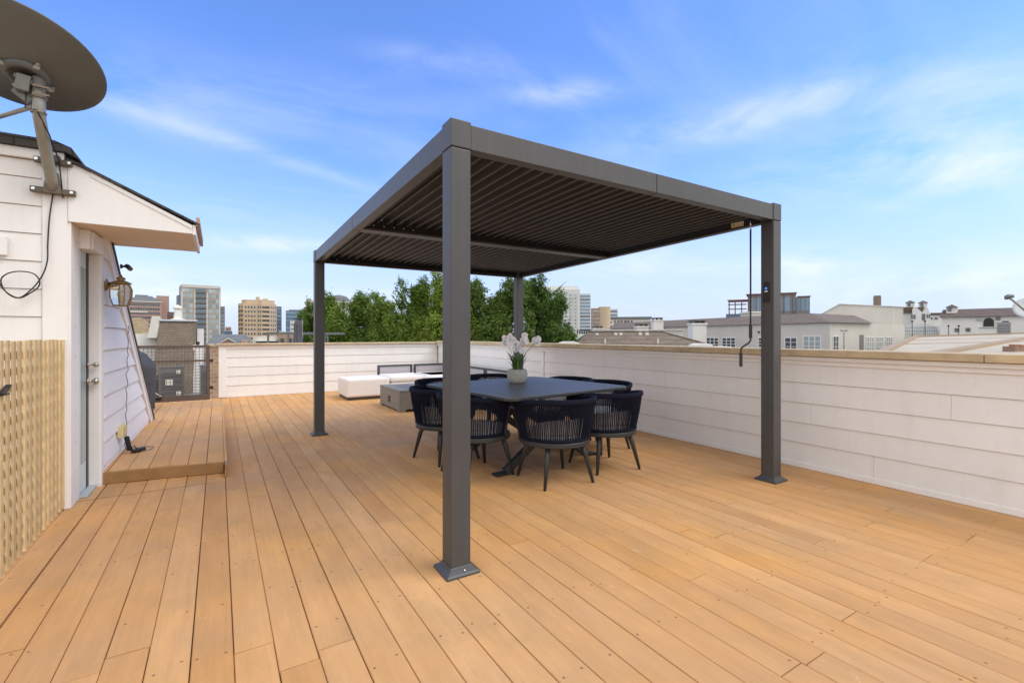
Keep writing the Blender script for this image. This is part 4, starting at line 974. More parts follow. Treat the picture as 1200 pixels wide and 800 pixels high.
# --- tall taupe condominium
d = 300
t = far_thing('apartment_tower', 'tall taupe apartment tower with a central column of balconies', 'building', 212, 259, d, yaw=R(4)); w = t['w']; h = lz(335, d)
MB().box(-w / 2, w / 2, 0, 20, 0, h).build('wall', TAUPE, t)
zs = [h - 3.0 - 3.25 * k for k in range(11)]
s_ = win_edge(t, (-w / 2, 0), (-w * .16, 0), zs, 3, 1.7, 2.3, PALEG, margin=.1); win_edge(t, (w * .16, 0), (w / 2, 0), zs, 3, 1.7, 2.3, PALEG, margin=.1, state=s_); flush(s_, t)
for z in zs:
    b = MB(); b.box(-w * .13, w * .13, -1.1, 0, z - 1.5, z - 1.3); b.box(-w * .13, w * .13, -1.1, -1.05, z - 1.3, z - .4); b.build('balcony', GALV, t)
    put_window(t, 0, -.05, z, w * .24, 2.2, BLUEG, name='glazed_door')
for x in (-w * .47, -w * .155, w * .155, w * .47): MB().box(x - .45, x + .45, -.35, .02, 0, h - 4).build('pilaster', STUC, t)
MB().box(-w / 2 + .5, w / 2 - .5, -.3, .01, h - 1.3, h + .5).build('cornice', STUC, t)
MB().box(-w / 2 - 1.6, -w / 2 - .02, 6, 18, 0, lz(346, d)).build('side_bay', BLUEG, t)
t = far_thing('tower_block', 'narrow dark tower just right of the tall taupe apartment tower', 'building', 257.5, 263.5, 420); w = t['w']
MB().box(-w / 2, w / 2, 0, 14, 0, lz(359, 420)).build('wall', DGREY, t)
for k in range(8): put_window(t, 0, 0, lz(362, 420) - 3.2 * k, w * .75, 1.5, BLUEG, name='window_band')
t = far_thing('tower_block', 'small rosy block low between the taupe tower and the beige tower', 'building', 264, 271, 500); w = t['w']
MB().box(-w / 2, w / 2, 0, 14, 0, lz(383, 500)).build('wall', PINK, t); MB().box(-w / 2 - 4, w / 2 + 1, -1, 10, 0, lz(388, 500)).build('podium', NAVY, t)
for k in range(3): put_window(t, 0, 0, lz(385.5, 500) - 3 * k, w * .8, 1.3, GLASS, name='window_band')
t = far_thing('office_building', 'small dark brick block behind the white spire', 'building', 196, 205, 330); w = t['w']
MB().box(-w / 2, w / 2, 0, 12, 0, lz(365.5, 330)).build('wall', mat('dark_red_brick', (.16, .08, .07), .8), t); put_window(t, 0, 0, lz(369, 330), w * .7, 1.8, GLASS, name='window_band')
# --- beige faceted tower
d = 310
t = far_thing('office_tower', 'beige faceted stone tower with small square windows', 'building', 279, 325, d); w = t['w']; h = lz(351, d)
plan = [(-w / 2, 5), (-w * .36, 1.2), (-w * .02, 0), (w * .10, -2.0), (w * .32, 0.2), (w / 2, 6), (w / 2, 22), (-w / 2, 22)]
MB().prism(plan, 0, h - 2.6).build('wall', BEIGE, t)
MB().prism([(x * .86 + .4, y * .86 + 2) for x, y in plan], h - 2.58, h).build('crown', BEIGE, t)
b = MB(); b.box(-1.2, 1.2, 2.5, 5, h, h + 2); b.box(3, 6, 5, 8, h, h + 1.2); b.build('roof_plant', BEIGE, t)
zs = [h - 5 - 2.9 * k for k in range(9)]
s_ = {'n': 0, 'rest': MB(), 'm': GLASS}
for i, n in ((0, 2), (1, 4), (2, 2), (3, 4), (4, 3)): win_edge(t, plan[i], plan[i + 1], zs, n, 1.05, 1.4, GLASS, state=s_)
flush(s_, t)
b = MB(); 
for k in range(10): b.box(-w / 2 + .2, -w * .37, .6, 4.6, h - 6.6 - 2.9 * k, h - 6.3 - 2.9 * k)
b.build('balconies', BEIGE, t)
t = far_thing('glass_tower', 'blue glass tower edge just right of the beige faceted tower', 'building', 322, 330, 430); w = t['w']
MB().box(-w / 2, w / 2, 0, 16, 0, lz(359, 430)).build('wall', NAVY, t)
for k in range(9): put_window(t, 0, 0, lz(362, 430) - 3.2 * k, w * .9, 1.7, BLUEG, name='window_band')
t = far_thing('glass_tower', 'dark blue glass office tower between the beige towers', 'building', 335, 353, 420); w = t['w']; h = lz(364, 420)
MB().box(-w / 2, w / 2, 0, 16, 0, h).build('wall', NAVY, t)
for k in range(7): put_window(t, -.5, 0, h - 2 - 3.3 * k, w * .88, 2.0, BLUEG, name='window_band')
MB().box(-w * .3, w * .42, 2, 12, h, h + 1).build('roof_plant', DGREY, t)
t = far_thing('office_building', 'plain pale block in front of the dark blue glass tower', 'building', 340, 351, 330); w = t['w']
MB().box(-w / 2, w / 2, 0, 16, 0, lz(376, 330)).build('wall', TOWW, t)
for k in range(3): put_window(t, 0, 0, lz(380, 330) - 3.3 * k, w * .8, 1.1, PALEG, name='window_band')
t = far_thing('apartment_tower', 'stepped beige tower beside the left rear pergola post', 'building', 356, 380, 300); w = t['w']; h = lz(352, 300)
MB().box(-w / 2 + 1.5, w / 2, 0, 14, 0, h).build('wall', BEIGE, t); MB().box(-w / 2, -w / 2 + 1.48, 1, 14, 0, lz(360, 300)).build('lower_wing', BEIGE, t)
s_ = win_edge(t, (-w / 2 + 1.5, 0), (w / 2, 0), [h - 2 - 3 * k for k in range(8)], 5, 1.2, 1.5, GLASS); flush(s_, t)
d = 280
t = far_thing('office_tower', 'grey domed tower top peeking over the trees by the left rear post', 'building', 384, 410, d); w = t['w']
MB().box(-w / 2, w / 2, 0, 14, 0, lz(353, d)).build('wall', STUC, t)
b = MB(); b.lathe([(w * .52, 0), (w * .47, 2.0), (w * .36, 3.4), (w * .1, 4.2), (0, 4.3)], 24, (0, 7, lz(353, d))); b.build('dome', SLATE, t)
s_ = win_edge(t, (-w / 2, 0), (w / 2, 0), [lz(356, d) - 3.2 * k for k in range(4)], 6, 1.2, 1.8, GLASS); flush(s_, t)

# --- low roofs in front of the left skyline
d = 75
t = far_thing('house', 'low house with a long grey slate roof and a small pedimented dormer', 'house', 240, 300, d); w = t['w']
MB().box(-w / 2 + .3, w / 2 - .3, .3, 9, 0, lz(404, d)).build('wall', PINK, t)
b = MB(); z0, z1 = lz(406, d), lz(391.5, d)
b.add([(-w / 2, 0, z0), (w / 2, 0, z0), (w / 2, 9.5, z0), (-w / 2, 9.5, z0), (-w / 2 + 1.2, 4.7, z1), (w / 2 - 1.2, 4.7, z1)], [(0, 1, 5, 4), (1, 2, 5), (2, 3, 4, 5), (3, 0, 4), (3, 2, 1, 0)]); rf = b.build('roof', SLATE, t)
b = MB(); xd = (267.5 - 270) * d / FPX * .86; b.prism([(xd - .75, lz(405, d)), (xd + .75, lz(405, d)), (xd + .75, lz(401, d)), (xd, lz(397, d)), (xd - .75, lz(401, d))], -.1, 3, 'y'); b.build('dormer', PINK, rf)
b = MB(); b.prism([(xd - .95, lz(401.6, d)), (xd, lz(397, d)), (xd + .95, lz(401.6, d)), (xd + .95, lz(400.4, d)), (xd, lz(395.8, d)), (xd - .95, lz(400.4, d))], -.35, 3, 'y'); b.build('pediment', STUC, rf)
b = MB(); x2 = (287 - 270) * d / FPX * .86; b.box(x2 - .5, x2 + .5, 1, 2.2, lz(404, d), lz(398.5, d)); b.build('chimney', PINK, rf)
MB().box(w / 2 - 1.6, w / 2 - .6, -.3, 1, lz(410, d), lz(402.5, d)).build('chimney', STUC, rf)
d = 45
t = far_thing('house', 'flat roofed cream and tan brick house seen under the steel roof frame', 'house', 297, 345, d); w = t['w']; xm = (326 - 321) * d / FPX * .893
MB().box(-w / 2, xm - .01, 0, 6, 0, lz(394, d)).build('wall', STUC, t); MB().box(xm, w / 2, -.3, 6, 0, lz(390.5, d)).build('brick_wing', mat_bricks('tan_house_brick', (.40, .26, .18), (.34, .22, .15), (.42, .34, .28), 2, .5, .3, .03), t)
MB().box(xm + .1, w / 2 - .8, -.4, 5, lz(390.5, d) + .01, lz(388, d)).build('roof', STUC, t)
put_window(t, (313.5 - 321) * d / FPX * .893, 0, lz(402.5, d), 1.9, .42, GLASS); MB().box(-w / 2 + .3, xm - .2, -.7, 0, lz(399.6, d), lz(398.4, d)).build('awning', STUCW, t)
for px in (331, 340): put_window(t, (px - 321) * d / FPX * .893, -.32, lz(400, d), .28, .62, GLASS)
# roof terrace with steel frame and folded umbrella
d = 20
t = far_thing('terrace_building', 'neighbouring flat terrace roof just beyond the back parapet, below the steel frame', 'building', 292, 385, d); w = t['w']
MB().box(-w / 2, w / 2, -2, 4.5, 0, lz(409, d)).build('wall', STUC, t)
t = thing('roof_frame', 'slim grey steel shade frame on the neighbouring roof terrace', 'frame', (*frame_at(335, d)[:2], zpx(409, d)), -TH)
zt = zpx(390.5, d) - zpx(409, d); fx = lambda px: (px - 335) * d / FPX
b = MB()
for (px, yy) in ((309, 2.2), (314.2, 0), (360.5, 2.2), (381, 0)): b.box(fx(px) - .03, fx(px) + .03, yy - .03, yy + .03, 0, zt - .051)
b.build('posts', GALV, t)
b = MB(); b.box(fx(313), fx(382), -.04, .04, zt - .05, zt + .05); b.box(fx(308), fx(382), 2.16, 2.24, zt - .05, zt + .05); b.bar((fx(309), 2.15, zt), (fx(314), .045, zt), .07, .09); b.build('beams', GALV, t)
d = 19
t = thing('folded_umbrella', 'folded dark grey patio umbrella on the neighbouring roof terrace', 'umbrella', (*frame_at(349.3, d)[:2], zpx(410, 20)), -TH)
hh = zpx(373, d) - zpx(410, 20)
b = MB(); N_ = 16; vs = []
secs = [(.02, .16), (.3, .15), (.55, .12), (.80, .135), (.9, .10), (.965, .05)]
for i, (z, r_) in enumerate(secs):
    for k in range(N_): a = 2 * math.pi * k / N_; rr = r_ * (1 + (.22 if k % 2 else -.1)); vs.append((rr * math.cos(a), rr * math.sin(a), z * hh))
b.add(vs, [(i * N_ + k, i * N_ + (k + 1) % N_, (i + 1) * N_ + (k + 1) % N_, (i + 1) * N_ + k) for i in range(len(secs) - 1) for k in range(N_)] + [tuple(range(N_)), tuple((len(secs) - 1) * N_ + k for k in range(N_))])
b.build('canopy', mat('dark_umbrella_cloth', (.09, .09, .11), .85), t)
b = MB(); b.box(-.13, .13, -.05, .05, hh * .962, hh * .99); b.tube([(0, 0, 0), (0, 0, hh)], .02, 8); b.build('pole', BLACK, t)
t = thing('roof_mast', 'thin pale mast beside the folded patio umbrella', 'mast', (*frame_at(354.3, 19.5)[:2], zpx(409, 20)), -TH)
b = MB(); b.tube([(0, 0, 0), (0, 0, zpx(375, 19.5) - zpx(409, 20))], .025, 8); b.build('pole', MAST, t)
b = MB(); b.tube([(-.06, 0, .6), (.06, 0, .6)], .012, 6); b.build('crossbar', MAST, t)

# --- neighbour behind the gate
d = 15
t = thing('neighbour_building', 'neighbouring roof slope of brown shingles between white parapets behind the gate', 'building', (*frame_at(206, d)[:2], -1.6), -TH + facing(206))
nx = lambda px, dd=d: (px - 206) * dd / FPX * .815
nz = lambda py, dd=d: zpx(py, dd) + 1.6
SLB = mat_bricks('tan_brown_wall_shingle', (.175, .138, .102), (.215, .17, .128), (.10, .08, .06), 6.5, .8, .42, .035)
b = MB(); b.box(-4, 4, -3.5, 5, 0, 1.05); b.build('flat_roof', mat('grey_roof_membrane', (.30, .28, .25), .9, var=.15), t)
b = MB(); zt, zb = nz(376.5), nz(462)
b.add([(nx(178), -.75, 1.052), (nx(224.5), -.75, 1.052), (nx(231), 0, zt), (nx(187.5), 0, zt), (nx(178), 2.5, 1.052), (nx(224.5), 2.5, 1.052), (nx(231), 2.5, zt), (nx(187.5), 2.5, zt)],
      [(0, 1, 2, 3), (5, 4, 7, 6), (4, 0, 3, 7), (1, 5, 6, 2), (3, 2, 6, 7), (4, 5, 1, 0)]); b.build('shingle_slope', SLB, t)
b = MB(); b.box(nx(186.5), nx(231.5), -.06, 2.5, zt + .003, zt + .055); b.build('roof_edge', mat('pale_blue_flashing', (.55, .60, .66), .4, .4), t, .004)
b = MB(); b.add([(nx(173.5), -.10, nz(396)), (nx(185), -.10, nz(396)), (nx(188), -.02, nz(371)), (nx(178.5), -.02, nz(371)), (nx(173.5), 2.5, nz(396)), (nx(185), 2.5, nz(396)), (nx(188), 2.5, nz(371)), (nx(178.5), 2.5, nz(371))], [(0, 1, 2, 3), (5, 4, 7, 6), (4, 0, 3, 7), (1, 5, 6, 2), (3, 2, 6, 7), (4, 5, 1, 0)]); b.build('parapet_cheek', STUC, t, .01)
b = MB(); b.box(nx(120), nx(184), .3, 2.5, 1.05, nz(391)); b.build('side_wall', STUCW, t)
b = MB(); b.box(nx(231.5), nx(240), .1, .6, 1.05, nz(385)); b.box(nx(226), nx(239), -.3, .08, 1.051, nz(404)); b.build('white_pier', STUCW, t, .01)
b = MB(); b.tube([(nx(232), -.32, nz(402)), (nx(232), -.25, nz(402))], .055, 12); b.build('drain_pipe', BLACK, t)
t2 = thing('stone_gable', 'rough tan stone gable top left of the shingle slope', 'building', (*frame_at(166, 24)[:2], GZ), -TH + facing(166))
b = MB(); k2 = lambda px: (px - 166) * 24 / FPX * .787; b.prism([(k2(148), 0), (k2(175.5), 0), (k2(174), lz(377, 24)), (k2(165), lz(372, 24)), (k2(155), lz(372.5, 24)), (k2(148), lz(376, 24))], 0, 1.2, 'y')
b.build('stone_wall', mat_bricks('tan_ledge_stone', (.50, .39, .25), (.40, .31, .2), (.36, .29, .2), 2.2, .8, .3, .03), t2, .02)
MB().box(k2(150), k2(173), -.08, 1.28, lz(372, 24) + .25, lz(372, 24) + .33).build('coping', STUC, t2)
def ac_unit(px, d, w, dep_, z0, py_top, label, panel=True):
    t = thing('air_conditioner', label, 'air conditioner', (*frame_at(px, d)[:2], z0), -TH + facing(px), 'air conditioners behind the gate'); h = zpx(py_top, d) - z0
    MB().box(-w / 2, w / 2, 0, dep_, .03, h - .03).build('cabinet', GALV, t, .01)
    MB().box(-w / 2 - .01, w / 2 + .01, -.01, dep_ + .01, h - .028, h).build('top_panel', GALV, t, .005)
    b = MB()
    for k in range(12): b.box(-w / 2 + .03, w / 2 - .03, -.012, -.002, .08 + k * (h - .2) / 12, .10 + k * (h - .2) / 12)
    b.build('grille', mat('dark_grille', (.05, .05, .052), .6), t)
    b = MB(); b.box(-w / 2 + .03, w / 2 - .03, .05, dep_ - .05, 0, .028); b.build('base', BLACK, t)
    if panel:
        b = MB(); b.box(-.15, .02, -.022, -.014, h * .42, h * .62); b.box(.10, .2, -.022, -.014, h * .78, h * .9); b.box(.1, .22, -.022, -.014, h * .1, h * .22); b.build('rating_label', mat('pale_sticker', (.6, .58, .5), .6), t)
    return t
ac_unit(201.5, 13.6, .58, .6, -.548, 430, 'grey air conditioner with pale stickers standing before the brown shingle slope')
ac_unit(243, 13.2, .34, .5, -.548, 428, 'narrow grey air conditioner seen through the right end of the gate', False)
ac_unit(176, 13.4, .40, .5, -.548, 440, 'low dark air conditioner seen through the left end of the gate', False)
b = MB(); pts = [(nx(178, 13) , -2.2, 1.35), (nx(190, 13), -2.3, 1.18), (nx(205, 13), -2.4, 1.12), (nx(222, 13), -2.35, 1.10), (nx(240, 13), -2.2, 1.22)]
o = b.tube(pts, .012, 6).build('drain_hose', mat('pale_hose', (.5, .47, .42), .6), None, smooth=True); o.location = t.location; o.rotation_euler = t.rotation_euler; tag(o, 'pale hose sagging across the low roof behind the gate', 'hose')
d = 60
t = thing('white_spire', 'small white stucco chimney spire on the left skyline before the taupe tower', 'chimney', (*frame_at(208.3, d)[:2], GZ), -TH)
b = MB(); b.lathe([(1.1, 0), (1.0, lz(374, d)), (.55, lz(373, d)), (.42, lz(362, d)), (.62, lz(361.5, d)), (.62, lz(360, d)), (.3, lz(358.5, d)), (.05, lz(357, d))], 4); b.build('shaft', STUCW, t)
MB().box(-1.3, 1.3, -1, 1.2, 0, lz(380, d)).build('base_block', STUC, t)

# ------------------------------------------------------------------ trees behind the back parapet
LEAF = [mat_leaf('leaf_bright', (.085, .145, .018), (.27, .38, .065)), mat_leaf('leaf_deep', (.062, .115, .020), (.20, .29, .055))]
BARK = mat('grey_brown_bark', (.10, .08, .06), .9, var=.3, bump=.5, bscale=12)
def crown_mesh(seed, rx, rz_, dens, per, leaf, lm, droop=0.0):
    rn = random.Random(seed * 13 + 1); b = MB(); lobes = [(Vector((0, 0, -rz_ * .45)), rx * .95, rz_ * .6)]
    for k in range(19):
        u = k / 18; z = rz_ * (-.55 + 1.35 * u); a = rn.uniform(0, 6.28); ext = rx * (1.0 - .62 * max(0, u - .45) / .55) * rn.uniform(.35, 1.0)
        lr = rx * rn.uniform(.30, .52) * (1 - .35 * u); lobes.append((Vector((math.cos(a) * ext, math.sin(a) * ext, z)), lr, lr * rn.uniform(1.2, 1.9)))
    for k in range(4):
        a = rn.uniform(0, 6.28); e = rx * rn.uniform(.1, .7); lr = rx * rn.uniform(.12, .2); lobes.append((Vector((math.cos(a) * e, math.sin(a) * e, rz_ * rn.uniform(.72, .98))), lr, lr * rn.uniform(2.0, 3.2)))
    for (c0, lr, lz_) in lobes:
        for c in range(max(4, int(dens * lr * lr * lz_ ** .5))):
            u = rn.uniform(-1, 1); a = rn.uniform(0, 6.28); q = math.sqrt(1 - u * u); rr = rn.uniform(.25, 1.0) ** .4
            cc = c0 + Vector((lr * rr * q * math.cos(a), lr * rr * q * math.sin(a), lz_ * rr * u)); cr = rn.uniform(.10, .24); tone = rn.random()
            for k in range(per):
                p = cc + Vector((rn.gauss(0, cr * .6), rn.gauss(0, cr * .6), rn.gauss(0, cr * .7)))
                nrm = (Vector((rn.gauss(0, .7), rn.gauss(0, .7), rn.gauss(.5, .6))) + (p - c0) * .8).normalized(); s1 = nrm.orthogonal().normalized(); ro = rn.uniform(0, 6.28)
                s2 = nrm.cross(s1); d1 = s1 * math.cos(ro) + s2 * math.sin(ro); d2 = nrm.cross(d1); L1 = leaf * rn.uniform(.7, 1.3); w1 = L1 * .45
                b.add([p - d1 * L1 * .5, p + d2 * w1 * .5, p + d1 * L1 * .5, p - d2 * w1 * .5], [(0, 1, 2, 3)])
    return b
def limbs(seed, h, rx, rz_):
    rn = random.Random(seed); b = MB(); b.tube([(0, 0, 0), (.06, .04, h * .35), (-.05, .08, h * .7), (0, 0, h + rz_ * .5)], [.26, .2, .14, .03], 10)
    for k in range(12):
        a = rn.uniform(0, 6.28); z = h - rz_ * .8 + k / 12 * rz_ * 1.5; l = rx * rn.uniform(.5, .9); e = Vector((math.cos(a) * l, math.sin(a) * l, z + l * .8))
        b.tube([(0, 0, z), (e.x * .5, e.y * .5, z + l * .35), e], [.07, .045, .012], 6)
    return b
TREES = [  # px, top y, depth, radius, half height, leaf set, label
    (367, 356, 31, 1.15, 3.0, 0, 'leftmost bright green tree peeking out beside the left rear post'),
    (398, 350, 30, 1.75, 3.3, 0, 'bright green tree just right of the left rear post'),
    (426, 345, 32, 1.7, 3.5, 0, 'second bright green tree right of the left rear post, its top a rounded plume'),
    (450, 348, 29, 1.35, 3.2, 0, 'green tree left of the dip in the tree line'),
    (486, 335, 31, 1.9, 3.9, 0, 'tall green tree just right of the dip in the tree line'),
    (518, 325, 29, 1.9, 4.1, 0, 'tallest green tree, just left of the front pergola post'),
    (562, 332, 30, 1.7, 3.7, 1, 'deep green tree just right of the front pergola post, with a sparse top'),
    (596, 336, 28, 1.8, 3.5, 1, 'deep green tree behind the right rear pergola post'),
    (630, 328, 30, 2.0, 3.8, 1, 'broad deep green tree right of the right rear post, over the white orchids'),
    (652, 345, 28, 1.25, 3.0, 1, 'rightmost low green tree in front of the pale office tower')]
for i, (px, yt, d, rx, rz_, li, lab) in enumerate(TREES):
    zt = zpx(yt, d); zc = zt - rz_ * .98
    t = thing('leafy_tree', lab, 'tree', frame_at(px, d).to_tuple(), i * 1.3, 'trees behind the back parapet')
    limbs(i, zc - GZ, rx, rz_).build('trunk', BARK, t)
    cr = crown_mesh(i + 3, rx, rz_, 300, 30, .145, LEAF[li]); cr.v = [(x, y, z + zc - GZ) for x, y, z in cr.v]; cr.build('crown', LEAF[li], t)

# ------------------------------------------------------------------ right skyline
d = 260
t = far_thing('office_tower', 'pale office tower with blue ribbon windows right of the trees', 'building', 626, 692, d); w = t['w']; h = lz(339, d)
xr = (679.5 - 659) * d / FPX
MB().box(-w / 2, xr - .02, 0, 18, 0, h).build('wall', TOWW, t); MB().box(xr, w / 2, 1.2, 18, 0, lz(344, d)).build('glass_wing', TOWW, t)
MB().box(-w / 2 + 4, xr - 1, 1.5, 14, h, h + 1.9).build('roof_plant', STUCW, t)
for k in range(13):
    put_window(t, (xr + w / 2) / 2, 1.18, lz(347, d) - 1.85 * k, w / 2 - xr - .3, 1.05, BLUEG, name='ribbon_window')
s_ = win_edge(t, (-w / 2, 0), (xr, 0), [h - 3.2 - 1.95 * k for k in range(11)], 9, 1.35, 1.1, PALEG); flush(s_, t)
for px in (669, 673, 677): MB().box((px - 659) * d / FPX - .14, (px - 659) * d / FPX + .14, -.5, .01, 0, h - 2).build('fin', STUCW, t)
d = 330
t = far_thing('apartment_tower', 'brown brick tower right of the pale office tower', 'building', 692.5, 715, d); w = t['w']; h = lz(361, d)
MB().box(-w / 2, w * .18, 0, 14, 0, h).build('wall', BROWN, t); b = MB(); b.lathe([(w * .32, 0), (w * .32, h + 1)], 20, (w * .2, 3, 0)); b.build('round_bay', BEIGE, t)
s_ = win_edge(t, (-w / 2, 0), (w * .05, 0), [h - 2 - 2.6 * k for k in range(9)], 4, 1.2, 1.2, PALEG); flush(s_, t)
d = 400
t = far_thing('glass_tower', 'small grey glass tower behind the brown brick tower', 'building', 713, 724, d); w = t['w']; h = lz(362, d)
MB().box(-w / 2, w / 2, 0, 12, 0, h).build('wall', TOWW, t)
for k in range(8): put_window(t, 0, 0, h - 2 - 3.1 * k, w * .85, 1.6, BLUEG, name='window_band')
d = 170
t = far_thing('office_building', 'low pale office block with dark windows beyond the brown roofs', 'building', 717, 762, d); w = t['w']; h = lz(373.5, d)
MB().box(-w / 2, w / 2, 0, 14, 0, h).build('wall', STUCW, t); MB().box(-w / 2 - .5, w / 2 + .4, -.8, 14, h + .02, h + .7).build('roof', GALV, t)
s_ = win_edge(t, (-w / 2, 0), (w * .1, 0), [h - 1.3, h - 3.9], 6, .8, 1.4, GLASS); flush(s_, t)
for px in (721, 728, 735): MB().box((px - 739.5) * d / FPX - .35, (px - 739.5) * d / FPX + .35, -.05, .02, h - 1.9, h - .5).build('brick_panel', PINK, t)

# dark glass building under construction-style red frame
d = 190
t = far_thing('glass_office', 'dark glass office with reddish steel frames above the long cream building', 'building', 848, 948, d); w = t['w']; gx = lambda px: (px - 898) * d / FPX * .88
RED = mat('red_oxide_steel', (.22, .09, .07), .6)
MB().box(gx(876), gx(932), 0, 14, 0, lz(345, d)).build('core', DGREY, t); MB().box(gx(932) + .01, gx(947), -1, 13, 0, lz(349.5, d)).build('wing', DGREY, t)
MB().box(gx(849), gx(876) - .01, 0, 10, 0, lz(367, d)).build('podium', NAVY, t)
for px in range(880, 931, 7): put_window(t, gx(px), -.0, lz(357, d), 1.9, 5.6, BLUEG)
for px in (935, 939.5, 944): put_window(t, gx(px), -1.0, lz(358, d), 1.15, 5, BLUEG)
b = MB(); b.box(gx(851), gx(878), -.5, 8, lz(351.5, d), lz(350, d)); b.box(gx(874), gx(933), -.5, 12, lz(345, d) + .02, lz(343.7, d)); b.box(gx(932) + .4, gx(948), -1.4, 12, lz(349.4, d) , lz(348.4, d))
for px in (853, 860.5, 868.5, 877): b.box(gx(px) - .2, gx(px) + .2, -.3, .1, lz(367, d), lz(351.5, d) - .01)
for px in (876.5, 886, 897, 908, 918, 928): b.box(gx(px) - .18, gx(px) + .18, -.4, -.14, lz(367, d), lz(346, d))
b.build('steel_frame', RED, t)
b = MB()
for py in (355.5, 361): b.box(gx(851), gx(874), .2, 6, lz(py, d), lz(py - .6, d))
b.build('floor_slabs', TOWW, t)

# foreground hip roof
d = 30
t = thing('house', 'house whose brown shingle hip roof rises just beyond the right parapet', 'house', (*frame_at(735, d)[:2], GZ), -TH)
hx_ = lambda px: (px - 735) * d / FPX
zr, ze = lz(389, d), lz(430, d)
b = MB(); xl, xr_ = hx_(690), hx_(778); xe0, xe1 = hx_(640), hx_(905)
b.add([(xe0, -3.2, ze), (xe1, -3.2, ze), (xe1, 4, ze), (xe0, 4, ze), (xl, .4, zr), (xr_, .4, zr)], [(0, 1, 5, 4), (1, 2, 5), (2, 3, 4, 5), (3, 0, 4), (3, 2, 1, 0)]); rf = b.build('roof', BROOF, t)
MB().box(xe0 + .4, xe1 - .4, -2.8, 3.6, 0, ze - .01).build('wall', STUC, t)
b = MB(); b.tube([(xl, .4, zr + .02), (xr_, .4, zr + .02)], .06, 8); b.tube([(xr_, .4, zr + .02), (xe1, -3.2, ze + .02)], .06, 8); b.build('ridge_cap', BROOF, rf)
def on_roof(px, py):                                  # front roof plane
    a, n_ = Vector((xe0, -3.2, ze)), Vector((0, -(zr - ze), 3.6)).normalized()
    M_ = t.matrix_basis; loc = Vector(t.location); rot = Matrix.Rotation(-TH, 3, 'Z')
    q = ray_plane(px, py, loc + rot @ a, rot @ n_); return rot.inverted() @ (q - loc)
for px in (709, 771):
    q = on_roof(px, 402); b = MB(); b.tube([(q.x, q.y, q.z - .1), (q.x, q.y, q.z + .28)], .045, 8); b.build('vent_pipe', STUCW, rf)
for px, py in ((700, 390.8), (722, 390.2), (728, 390.3), (751, 390), (759, 390), (791, 393), (800, 397.5)):
    b = MB(); b.box(hx_(px) - .1, hx_(px) + .1, .1, .35, lz(py, d) - .2, lz(py, d) + .03); b.build('ridge_vent', STUCW, rf)
for i, (px0, px1, py, dd, lab) in enumerate(((653, 681, 400, 26, 'leftmost white barrel roof vent, just right of the trees'), (813, 837, 402.5, 27, 'white barrel roof vent at the hip roof\'s right foot, below a white chimney'), (840, 863, 406, 27, 'low white barrel roof vent under the cream building\'s paned windows'))):
    t3 = thing('roof_vent', lab, 'roof vent', (*frame_at((px0 + px1) / 2, dd)[:2], zpx(418, dd)), -TH, 'white barrel roof vents'); ww = (px1 - px0) * dd / FPX; hh = zpx(py, dd) - zpx(418, dd)
    b = MB(); b.prism([(-ww / 2, 0), (ww / 2, 0), (ww / 2, hh * .72), (ww * .40, hh * .92), (ww * .2, hh), (-ww * .2, hh), (-ww * .40, hh * .92), (-ww / 2, hh * .72)], 0, 1.0, 'y'); b.build('hood', STUCW, t3, .02)
    for k in range(2):
        b = MB(); xx = -ww * .14 + k * ww * .30; b.box(xx - ww * .09, xx + ww * .09, -.02, .02, hh * .38, hh * .72); b.build('louvre_opening', BLACK, t3)

for px0, px1, dd, lab in ((636, 688, 25.8, 'low flat roofed block under the leftmost white roof vent'), (806, 872, 26.8, 'low flat roofed block under the two white roof vents by the hip roof')):
    t3 = thing('low_building', lab, 'building', (*frame_at((px0 + px1) / 2, dd)[:2], GZ), -TH); ww = (px1 - px0) * dd / FPX
    MB().box(-ww / 2, ww / 2, -.3, 2.0, 0, lz(418, 27) - .004 if dd > 26 else lz(418, 26) - .004).build('wall', STUC, t3)
# long cream building with brown roof
pC, pL, pR = P(972.5, HY, 40), P(715, HY, 76), P(1060, HY, 47)
for p in (pC, pL, pR): p.z = GZ
EZ = zpx(378, 40) - GZ                                # eave height above GZ
lb = thing('long_building', 'long cream stucco building with a brown shingle roof and white paned windows', 'building', pC.to_tuple())
def rel(p): return Vector((p.x - pC.x, p.y - pC.y, 0))
vL, vR = rel(pL), rel(pR); nL = Vector((-vL.y, vL.x, 0)).normalized(); 
if nL.dot(Vector((S_, C_, 0))) < 0: nL = -nL
nR = Vector((-vR.y, vR.x, 0)).normalized()
if nR.dot(Vector((S_, C_, 0))) < 0: nR = -nR
DW = 9.0
plan = [(0, 0), tuple(vR[:2]), tuple((vR + nR * DW)[:2]), tuple((vL + nL * DW)[:2]), tuple(vL[:2])]
MB().prism(plan, 0, EZ).build('wall', STUC, lb)
eC = -nL * .30 - nR * .30; eL = vL - nL * .30
qR = ray_plane(1024, 380.4, pC - nR * .3, nR) - pC; eR = Vector((qR.x, qR.y, 0))
r0 = P(950, 367, 44.5) - pC; r2 = P(1001, 369.4, 46.0) - pC; r1 = P(722, 378.5, 79) - pC
ez = EZ + .02; bR = eR + nR * 6; bL = vL + nL * DW
vs = [(eC.x, eC.y, ez), (eR.x, eR.y, ez), (bR.x, bR.y, ez), (bL.x, bL.y, ez), (eL.x, eL.y, ez), tuple(r0), tuple(r1), tuple(r2)]
b = MB(); b.add(vs, [(0, 5, 6, 4), (0, 1, 7, 5), (1, 2, 7), (2, 3, 6, 5, 7), (3, 4, 6), (0, 4, 3, 2, 1)]); rf = b.build('roof', BROOF, lb)
